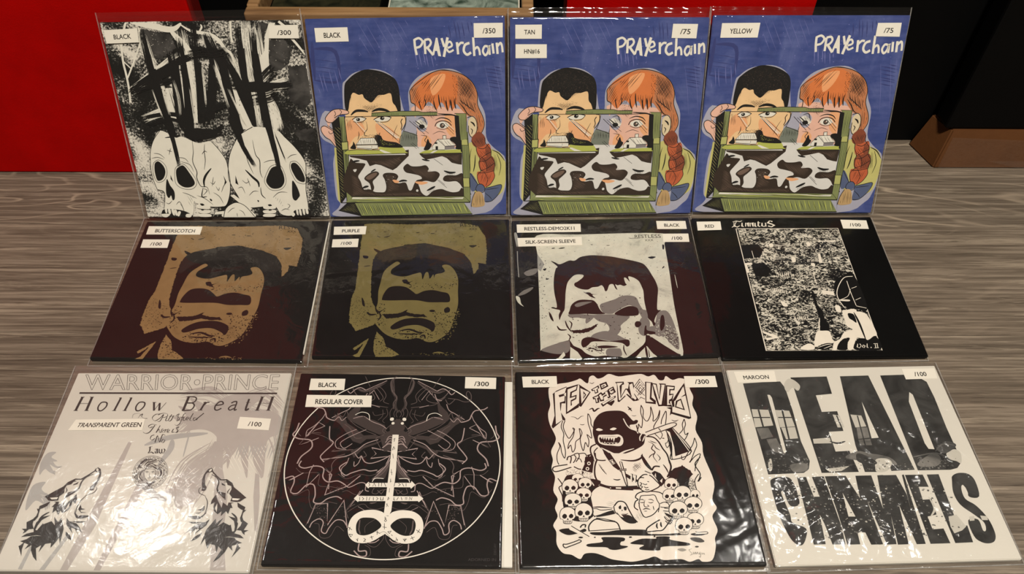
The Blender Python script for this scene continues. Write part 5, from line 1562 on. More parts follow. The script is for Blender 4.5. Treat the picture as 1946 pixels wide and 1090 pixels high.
s K 4.8 1471 1501 1469 1518
s K 4.8 1486 1501 1484 1517
s K 4.8 1500 1498 1498 1512
s K 4.8 1434 1499 1509 1498
P K 1267 1486 1292 1434 1341 1408 1391 1413 1427 1449 1428 1497 1406 1531 1388 1540 1375 1574 1340 1582 1296 1575 1293 1539 1269 1530
P W 1273 1487 1296 1439 1342 1415 1388 1419 1421 1452 1422 1497 1402 1529 1385 1536 1372 1568 1341 1576 1300 1569 1297 1535 1275 1527
P K 1294 1499 1317 1479 1338 1492 1334 1516 1313 1529 1295 1519
P K 1360 1496 1382 1480 1401 1495 1392 1519 1368 1524 1358 1512
p K 1344 1520 1352 1544 1342 1540 1330 1544
s K 4.7 1306 1552 1306 1569
s K 4.7 1321 1555 1320 1572
s K 4.7 1336 1556 1334 1574
s K 4.7 1351 1555 1349 1573
s K 4.7 1366 1552 1363 1568
s K 4.7 1298 1553 1375 1552
P K 1403 1589 1426 1542 1471 1520 1516 1524 1549 1555 1549 1598 1529 1628 1513 1636 1500 1666 1469 1673 1428 1667 1426 1635 1405 1627
P W 1408 1589 1429 1546 1471 1525 1513 1529 1543 1558 1544 1598 1525 1626 1510 1633 1498 1661 1469 1668 1432 1662 1429 1632 1410 1625
P K 1428 1600 1448 1582 1467 1593 1464 1615 1444 1627 1428 1618
P K 1488 1597 1508 1583 1524 1596 1516 1617 1494 1622 1485 1611
p K 1472 1618 1479 1640 1471 1636 1460 1639
s K 4.7 1438 1646 1438 1662
s K 4.7 1451 1649 1450 1665
s K 4.7 1465 1650 1463 1666
s K 4.7 1479 1650 1477 1665
s K 4.7 1492 1647 1490 1661
s K 4.7 1430 1648 1500 1647
P K 1300 1636 1323 1587 1369 1562 1415 1567 1449 1600 1449 1646 1428 1679 1412 1687 1399 1719 1367 1727 1326 1720 1323 1686 1301 1677
P W 1305 1637 1326 1591 1369 1568 1412 1572 1443 1604 1443 1646 1424 1676 1409 1684 1397 1714 1367 1721 1329 1714 1327 1683 1307 1675
P K 1325 1648 1346 1630 1365 1641 1362 1664 1342 1677 1326 1667
P K 1386 1645 1406 1630 1424 1644 1415 1667 1393 1672 1384 1661
p K 1370 1668 1378 1691 1369 1687 1358 1691
s K 4.6 1335 1698 1335 1715
s K 4.6 1349 1701 1348 1718
s K 4.6 1363 1702 1361 1719
s K 4.6 1377 1701 1375 1718
s K 4.6 1391 1699 1388 1714
s K 4.6 1328 1699 1399 1699
P K 327 1672 407 1656 476 1683 539 1660 550 1684 483 1703 394 1716
p W 404 1639 426 1630 569 1723 572 1742 550 1742 415 1668
S K 7.2 430 1634 502 1684 573 1733
S K 10.9 504 1650 524 1626 550 1626 544 1650
P W 513 1650 528 1636 541 1641 535 1655
P K 555 1799 678 1782 673 1743 744 1739 857 1746 859 1774 831 1783 824 1812 880 1822 865 1836 785 1854 733 1848 700 1829 562 1823
P K 914 1789 1006 1757 1120 1758 1131 1739 1237 1741 1242 1769 1388 1800 1375 1823 1225 1826 1154 1835 1133 1863 994 1856 978 1837 1016 1814 921 1803
P d 1413 1752 1484 1753 1522 1787 1476 1796 1418 1776
P k 1287 1855 1327 1846 1360 1861 1323 1874
p d 1467 1834 1464 1837 1460 1840 1453 1841 1446 1841 1440 1839 1436 1837 1435 1834 1437 1830 1442 1828 1448 1826 1456 1826 1462 1828 1466 1831
p K 522 1740 519 1743 514 1746 506 1747 498 1747 490 1745 485 1743 483 1739 485 1736 491 1733 499 1732 507 1732 515 1734 520 1736
p K 626 1740 625 1742 623 1744 620 1745 617 1745 614 1744 612 1742 612 1740 613 1737 615 1735 618 1734 621 1734 624 1735 625 1737
p K 926 1742 925 1745 921 1747 915 1748 910 1748 904 1747 901 1744 900 1741 902 1738 906 1736 911 1735 917 1735 922 1736 925 1739
p K 1104 1744 1116 1720 1122 1744
p W 359 1797 389 1806 488 1760 504 1779 397 1816 370 1825
S K 8.2 355 1796 389 1797 470 1769 488 1760 499 1779 397 1821 370 1830 354 1815 355 1796
P K 1418 1719 1473 1710 1543 1720 1505 1734 1442 1733
p W 1461 1700 1483 1703 1555 1701 1551 1720 1471 1722 1458 1719
S K 6.0 1462 1697 1483 1705 1555 1701 1553 1720 1471 1722 1458 1719
N j 6.3 30 1406 1852 1382 1861 1392 1880 1402 1899 1383 1908
N j 5.4 30 1414 1880 1415 1899 1432 1881 1433 1899 1449 1881 1450 1899
N j 5.4 30 1471 1881 1459 1900 1473 1895 1463 1928 1456 1918
N j 5.4 30 1483 1886 1485 1900 1500 1891 1502 1905
""",
'J':"""
S W 10.0 1970 990 1962 1114 1937 1236 1896 1354 1840 1465 1770 1568 1686 1662 1590 1744 1485 1813 1371 1868 1251 1908 1127 1932 1000 1940 873 1932 749 1908 629 1868 515 1813 410 1744 314 1662 230 1568 160 1465 104 1354 63 1236 38 1114 30 990 38 866 63 744 104 626 160 515 230 412 314 318 410 236 515 167 629 112 749 72 873 48 1000 40 1127 48 1251 72 1371 112 1485 167 1590 236 1686 318 1770 412 1840 515 1896 626 1937 744 1962 866 1970 990
b m 3.8 4 17.8 61 1071 27 1106 98 1082 213 1042 285 1050 368 1012 451
~b m 3.8 4 17.8 61 929 27 894 98 918 213 958 285 950 368 988 451
S m 6.5 1060 27 1111 84 1092 199 1035 271 1064 340 1053 410
~S m 6.5 940 27 889 84 908 199 965 271 936 340 947 410
S m 4.4 1091 48 1075 142 1062 256
~S m 4.4 909 48 925 142 938 256
S m 5.4 1237 139 1182 183 1142 255 1159 325 1105 353
~S m 5.4 763 139 818 183 858 255 841 325 895 353
S m 5.4 1250 160 1208 211 1167 282 1194 324
~S m 5.4 750 160 792 211 833 282 806 324
b m 3.9 4 18.0 62 1151 83 1250 168 1357 208 1424 179
~b m 3.9 4 18.0 62 849 83 750 168 643 208 576 179
S m 6.5 1288 210 1248 295 1342 335 1429 264
~S m 6.5 712 210 752 295 658 335 571 264
s M 5.4 1203 303 1264 196 1364 321
~s M 5.4 797 303 736 196 636 321
s m 4.4 1368 28 1307 152
~s m 4.4 632 28 693 152
s M 5.5 1151 76 1344 194
~s M 5.5 849 76 656 194
S m 8.6 1299 209 1315 266 1374 293 1428 249 1470 178
~S m 8.6 701 209 685 266 626 293 572 249 530 178
S M 8.7 1344 194 1400 165 1448 192 1485 234 1517 205
~S M 8.7 656 194 600 165 552 192 515 234 483 205
S M 7.5 1324 230 1351 293 1397 306
~S M 7.5 676 230 649 293 603 306
S m 6.5 1453 277 1545 290 1615 316 1671 301 1674 231 1643 189 1628 232 1660 301
~S m 6.5 547 277 455 290 385 316 329 301 326 231 357 189 372 232 340 301
S M 7.4 1445 347 1472 416 1531 456 1624 522
~S M 7.4 555 347 528 416 469 456 376 522
S m 6.4 1431 292 1468 347 1522 290
~S m 6.4 569 292 532 347 478 290
S m 5.3 1364 321 1403 390 1452 457 1446 539
~S m 5.3 636 321 597 390 548 457 554 539
p a 1353 321 1462 443 1489 511 1436 566 1371 431
~p a 647 321 538 443 511 511 564 566 629 431
S M 10.5 1839 375 1800 403 1721 418 1689 467 1669 521 1603 550 1546 537
~S M 10.5 161 375 200 403 279 418 311 467 331 521 397 550 454 537
S M 6.2 1689 467 1714 534 1773 614 1830 666 1832 732
~S M 6.2 311 467 286 534 227 614 170 666 168 732
p a 1490 538 1577 482 1613 536 1538 591 1476 672 1394 778 1319 805 1271 754 1116 743 1190 703 1301 714 1374 647 1470 579
~p a 510 538 423 482 387 536 462 591 524 672 606 778 681 805 729 754 884 743 810 703 699 714 626 647 530 579
S m 5.1 1493 592 1430 646 1380 739 1314 740
~S m 5.1 507 592 570 646 620 739 686 740
S m 5.3 1476 484 1496 443 1522 510 1576 469 1557 523 1600 482
~S m 5.3 524 484 504 443 478 510 424 469 443 523 400 482
S M 6.3 1489 511 1525 551 1556 510 1592 550
~S M 6.3 511 511 475 551 444 510 408 550
p a 1115 598 1222 543 1397 486 1468 538 1371 594 1275 649 1157 703 1102 704
~p a 885 598 778 543 603 486 532 538 629 594 725 649 843 703 898 704
S M 6.2 1096 638 1148 598 1245 556 1331 500 1422 526
~S M 6.2 904 638 852 598 755 556 669 500 578 526
S m 5.1 1080 705 1132 664 1117 625
~S m 5.1 920 705 868 664 883 625
S m 5.2 1190 703 1287 662 1383 607 1446 552
~S m 5.2 810 703 713 662 617 607 554 552
p a 1107 757 1299 831 1401 881 1362 957 1290 857 1177 807
~p a 893 757 701 831 599 881 638 957 710 857 823 807
S M 8.0 1162 756 1275 806 1346 882 1415 931 1514 955 1645 978
~S M 8.0 838 756 725 806 654 882 585 931 486 955 355 978
S M 6.9 1359 907 1319 958 1296 933 1312 1008 1347 1045 1354 995
~S M 6.9 641 907 681 958 704 933 688 1008 653 1045 646 995
S m 7.0 1447 918 1546 955 1624 991
~S m 7.0 553 918 454 955 376 991
S m 6.9 1426 944 1514 968 1550 1030 1543 1092 1567 1140
~S m 6.9 574 944 486 968 450 1030 457 1092 433 1140
S M 5.9 1406 957 1420 1019 1456 1068 1449 1130 1419 1155
~S M 5.9 594 957 580 1019 544 1068 551 1130 581 1155
S m 6.0 1281 883 1252 934 1308 958
~S m 6.0 719 883 748 934 692 958
S M 6.1 1286 649 1378 700 1458 751 1505 802 1464 854 1396 804
~S M 6.1 714 649 622 700 542 751 495 802 536 854 604 804
S M 6.1 1374 647 1466 698 1548 775 1530 853 1443 867
~S M 6.1 626 647 534 698 452 775 470 853 557 867
S W 6.3 1267 542 1284 474 1350 452 1409 485
~S W 6.3 733 542 716 474 650 452 591 485
S m 5.2 1299 528 1320 500 1389 526
~S m 5.2 701 528 680 500 611 526
S M 10.1 1628 616 1612 748 1571 801 1641 902 1665 953 1624 1004
~S M 10.1 372 616 388 748 429 801 359 902 335 953 376 1004
S m 4.1 1831 692 1732 707 1634 748 1582 801
~S m 4.1 169 692 268 707 366 748 418 801
S M 12.2 1918 584 1930 664 1954 716 1899 757 1790 771 1758 824 1771 875 1839 950 1863 1025
~S M 12.2 82 584 70 664 46 716 101 757 210 771 242 824 229 875 161 950 137 1025
S m 5.1 1885 612 1909 691 1877 731
~S m 5.1 115 612 91 691 123 731
S m 5.1 1698 694 1776 693 1833 745 1879 822
~S m 5.1 302 694 224 693 167 745 121 822
s M 6.2 1673 615 1738 574 1833 745 1764 667 1673 615
~s M 6.2 327 615 262 574 167 745 236 667 327 615
s M 6.1 1711 747 1879 835 1779 785
~s M 6.1 289 747 121 835 221 785
s m 6.0 1378 868 1576 891 1507 841
~s m 6.0 622 868 424 891 493 841
s M 6.0 1031 887 1213 845 1164 910 1211 960 1058 937
~s M 6.0 969 887 787 845 836 910 789 960 942 937
S M 8.9 1035 925 1104 974 1194 1010 1257 997 1296 933
~S M 8.9 965 925 896 974 806 1010 743 997 704 933
s M 7.9 1036 937 1067 1037 1138 1110 1082 1086 1028 963
~s M 7.9 964 937 933 1037 862 1110 918 1086 972 963
S m 5.2 1058 586 1108 652 1078 678
~S m 5.2 942 586 892 652 922 678
p a 1006 627 1100 678 1148 730 1122 808 1096 886 1041 874 1007 810
~p a 994 627 900 678 852 730 878 808 904 886 959 874 993 810
S M 6.1 1085 757 1059 718 1016 732
~S M 6.1 915 757 941 718 984 732
S M 6.1 1093 789 1062 744 1019 758
~S M 6.1 907 789 938 744 981 758
S M 6.1 1091 822 1053 770 1021 784
~S M 6.1 909 822 947 770 979 784
S M 9.1 1115 847 1067 803 1024 810
~S M 9.1 885 847 933 803 976 810
S m 5.1 1113 704 1182 742 1155 808 1117 872
~S m 5.1 887 704 818 742 845 808 883 872
p a 979 520 1054 546 1073 626 1047 705 997 706
~p a 1021 520 946 546 927 626 953 705 1003 706
p W 1077 528 1076 536 1072 543 1064 546 1056 546 1048 543 1042 537 1040 528 1041 520 1045 513 1053 510 1061 510 1069 513 1075 520
~p W 923 528 924 536 928 543 936 546 944 546 952 543 958 537 960 528 959 520 955 513 947 510 939 510 931 513 925 520
p W 1058 574 1057 580 1054 585 1048 588 1042 588 1036 586 1031 581 1029 574 1030 568 1034 563 1039 560 1046 560 1052 562 1056 567
~p W 942 574 943 580 946 585 952 588 958 588 964 586 969 581 971 574 970 568 966 563 961 560 954 560 948 562 944 567
S m 4.2 998 424 1025 465 1012 506
~S m 4.2 1002 424 975 465 988 506
S m 4.2 1031 410 1047 464 1034 505
~S m 4.2 969 410 953 464 966 505
S m 4.2 1063 396 1085 450 1074 518
~S m 4.2 937 396 915 450 926 518
S m 4.2 1121 408 1104 477 1144 544 1124 571
~S m 4.2 879 408 896 477 856 544 876 571
S m 4.2 1156 421 1150 490 1188 543
~S m 4.2 844 421 850 490 812 543
S m 5.3 1109 395 1209 379 1310 364 1365 335
~S m 5.3 891 395 791 379 690 364 635 335
S m 4.2 1126 463 1218 489 1248 447
~S m 4.2 874 463 782 489 752 447
S M 5.3 1188 393 1276 364
~S M 5.3 812 393 724 364
p a 1021 1008 1053 1007 1176 1178 1058 1168
~p a 979 1008 947 1007 824 1178 942 1168
S M 6.8 1043 1008 1093 1081 1165 1178
~S M 6.8 957 1008 907 1081 835 1178
b m 4.6 5 16.0 63 1032 1008 1084 1106 1165 1178
~b m 4.6 5 16.0 63 968 1008 916 1106 835 1178
S M 9.8 1135 1081 1200 1092 1264 1079 1362 1114 1417 1138 1477 1063 1419 1002
~S M 9.8 865 1081 800 1092 736 1079 638 1114 583 1138 523 1063 581 1002
S m 3.9 1116 1106 1194 1141 1289 1128 1399 1175 1481 1125
~S m 3.9 884 1106 806 1141 711 1128 601 1175 519 1125
S W 5.8 1167 1202 1143 1166 1069 1168
~S W 5.8 833 1202 857 1166 931 1168
s M 7.7 1279 1140 1382 1248 1567 1340 1535 1136 1616 1061 1555 1111 1543 1281
~s M 7.7 721 1140 618 1248 433 1340 465 1136 384 1061 445 1111 457 1281
d m 7.9 60 1257 1128 1566 1317 1547 1352 1373 1260
~d m 7.9 60 743 1128 434 1317 453 1352 627 1260
S M 10.7 1403 1235 1474 1198 1560 1209 1611 1159 1617 1073 1691 1047 1789 1071 1842 1045 1829 995
~S M 10.7 597 1235 526 1198 440 1209 389 1159 383 1073 309 1047 211 1071 158 1045 171 995
S m 3.9 1416 1283 1520 1258 1636 1244 1651 1122 1801 1120 1864 1070
~S m 3.9 584 1283 480 1258 364 1244 349 1122 199 1120 136 1070
s M 6.8 1652 1134 1743 1266 1737 1109 1712 1035
~s M 6.8 348 1134 257 1266 263 1109 288 1035
s M 6.8 1790 1120 1910 1204 1856 1180
~s M 6.8 210 1120 90 1204 144 1180
S M 10.5 1942 1179 1877 1156 1857 1217 1871 1312 1808 1325 1742 1242 1678 1243 1651 1339 1654 1410 1592 1422 1538 1376 1463 1354 1412 1378
~S M 10.5 58 1179 123 1156 143 1217 129 1312 192 1325 258 1242 322 1243 349 1339 346 1410 408 1422 462 1376 537 1354 588 1378
S m 3.8 1901 1264 1830 1348 1722 1290 1695 1397 1647 1479 1550 1411 1447 1424
~S m 3.8 99 1264 170 1348 278 1290 305 1397 353 1479 450 1411 553 1424
S M 7.6 1186 1298 1217 1286 1222 1226 1274 1213 1362 1260 1403 1235
~S M 7.6 814 1298 783 1286 778 1226 726 1213 638 1260 597 1235
S m 3.8 1211 1345 1304 1332 1375 1295 1418 1307
~S m 3.8 789 1345 696 1332 625 1295 582 1307
s M 7.5 1260 1297 1357 1483 1238 1286
~s M 7.5 740 1297 643 1483 762 1286
S m 5.6 1291 1426 1357 1483 1332 1564
~S m 5.6 709 1426 643 1483 668 1564
s M 8.3 1329 1654 1392 1390 1501 1630 1530 1423 1634 1433 1674 1616
~s M 8.3 671 1654 608 1390 499 1630 470 1423 366 1433 326 1616
d m 8.7 80 1345 1598 1393 1401 1500 1618 1530 1423 1645 1445 1533 1663 1398 1483
~d m 8.7 80 655 1598 607 1401 500 1618 470 1423 355 1445 467 1663 602 1483
s m 4.6 1634 1433 1685 1638
~s m 4.6 366 1433 315 1638
S M 9.1 1337 1632 1375 1586 1436 1585 1482 1652 1505 1708 1545 1685 1540 1606 1579 1572 1633 1605 1650 1656
~S M 9.1 663 1632 625 1586 564 1585 518 1652 495 1708 455 1685 460 1606 421 1572 367 1605 350 1656
S m 3.6 1352 1687 1420 1642 1467 1741 1548 1740 1572 1629 1613 1617
~S m 3.6 648 1687 580 1642 533 1741 452 1740 428 1629 387 1617
S m 3.6 1009 1714 1013 1758 1060 1823 1110 1822 1167 1778
~S m 3.6 991 1714 987 1758 940 1823 890 1822 833 1778
S M 8.0 1044 1758 1077 1785 1127 1790 1095 1768
~S M 8.0 956 1758 923 1785 873 1790 905 1768
S M 10.6 1209 1799 1205 1865 1145 1865 1139 1908 1189 1913 1245 1864
~S M 10.6 791 1799 795 1865 855 1865 861 1908 811 1913 755 1864
S m 3.5 1160 1811 1113 1844 1109 1909 1179 1919
~S m 3.5 840 1811 887 1844 891 1909 821 1919
S m 3.7 1033 1453 1098 1475 1169 1463 1207 1427 1260 1438 1348 1506
~S m 3.7 967 1453 902 1475 831 1463 793 1427 740 1438 652 1506
S m 4.8 1026 1277 1080 1288 1115 1323 1156 1311 1141 1263
~S m 4.8 974 1277 920 1288 885 1323 844 1311 859 1263
s m 5.7 1047 1276 1073 1324 1111 1287
~s m 5.7 953 1276 927 1324 889 1287
s M 3.7 1202 1485 1261 1450
~s M 3.7 798 1485 739 1450
P m 1102 1406 1164 1411 1145 1422
~P m 898 1406 836 1411 855 1422
P W 1024 1517 1078 1487 1150 1480 1234 1497 1300 1553 1323 1643 1304 1732 1248 1783 1168 1795 1096 1774 1041 1736 991 1692 987 1602
~P W 976 1517 922 1487 850 1480 766 1497 700 1553 677 1643 696 1732 752 1783 832 1795 904 1774 959 1736 1009 1692 1013 1602
P W 893 1760 948 1715 989 1670 1039 1714 1074 1757 1035 1568 975 1534 931 1558
p W 971 715 1022 701 1030 1008 1021 1534 970 1534 973 1009
P K 1040 1624 1096 1567 1167 1555 1229 1565 1255 1621 1241 1700 1192 1723 1130 1712 1065 1669
~P K 960 1624 904 1567 833 1555 771 1565 745 1621 759 1700 808 1723 870 1712 935 1669
s m 10.9 1230 1577 1228 1667 1211 1711
~s m 10.9 770 1577 772 1667 789 1711
S m 2.7 1096 1567 1174 1634 1170 1701
~S m 2.7 904 1567 826 1634 830 1701
S K 2.7 952 1704 991 1686 1041 1730
p W 774 1235 802 1202 809 1214 1178 1208 1182 1188 1220 1228 1183 1268 1177 1253 814 1256 807 1270
p W 692 1371 723 1331 730 1346 1253 1342 1251 1323 1301 1363 1263 1401 1256 1389 736 1397 732 1406
p W 964 702 1013 701 1034 1082 1032 1488 1016 1534 975 1534 975 1083
s K 4.8 803 1214 816 1234 808 1250
s K 4.8 844 1249 851 1213 871 1249
s K 4.8 893 1213 897 1249
s K 4.8 919 1212 920 1248
s K 4.8 941 1212 960 1248
s K 4.8 1036 1210 1032 1247
s K 4.8 1068 1214 1087 1228 1070 1242
s K 4.8 1099 1213 1120 1245
s K 4.8 1136 1213 1139 1245
s K 4.7 742 1358 746 1389
s K 4.7 763 1358 780 1373 767 1389
s K 4.7 804 1353 806 1389
s K 4.7 831 1357 826 1388
s K 4.7 862 1356 865 1388
s K 4.7 888 1356 905 1371 889 1387
s K 5.6 924 1355 928 1385 948 1384 948 1355
s K 4.7 1042 1354 1043 1381 1056 1383
s K 4.7 1081 1353 1068 1383
s K 4.7 1105 1353 1115 1382
s K 4.7 1139 1360 1160 1360
s K 4.7 1140 1372 1161 1372
s K 4.7 1177 1381 1180 1352 1198 1378 1201 1351
s K 3.9 990 1071 1001 1132
s K 3.9 985 1102 1004 1105
s K 3.9 994 1169 996 1205 1007 1193
s K 3.8 994 1265 996 1307
s K 3.8 992 1354 990 1384 1002 1369 992 1354
s K 3.7 983 1419 1002 1448
s K 3.7 990 1416 985 1451
S K 4.6 981 1546 993 1563 983 1580 991 1591 1000 1580 980 1557
s K 4.5 985 1608 991 1664
s K 4.5 973 1642 1007 1647
s K 4.1 975 754 990 740 986 779
s K 4.0 988 831 981 870 1001 857 988 831
s K 4.0 988 908 997 958
s K 4.5 676 1646 715 1673
s K 4.5 696 1646 690 1679
s K 4.5 695 1712 726 1718 714 1740 695 1712
s K 4.5 761 1756 779 1778
s K 4.5 775 1750 774 1778
s K 4.5 823 1750 842 1760 827 1782 846 1777
s K 4.5 884 1727 898 1760
s K 4.5 876 1743 905 1732
s K 4.5 920 1687 957 1704
s K 4.5 934 1676 933 1715
s K 4.5 1021 1686 1051 1680 1038 1703 1021 1686
s K 4.5 1054 1713 1066 1724
s K 4.5 1097 1741 1116 1773
s K 4.5 1114 1757 1090 1768
s K 5.4 1159 1751 1171 1767 1189 1750
s K 4.5 1174 1745 1175 1778
s K 4.5 1228 1728 1246 1761
s K 4.5 1220 1750 1254 1733
s K 4.5 1263 1666 1301 1694
s K 4.5 1276 1694 1293 1660
x d 1 1718 1921 1903 1919 1903 1944 1719 1946 |ADORNED
x d 1 1918 1918 1953 1918 1953 1944 1918 1944 |IN
x d 1 1932 1888 1933 1785 1953 1785 1953 1888 |DECAY
""",
}
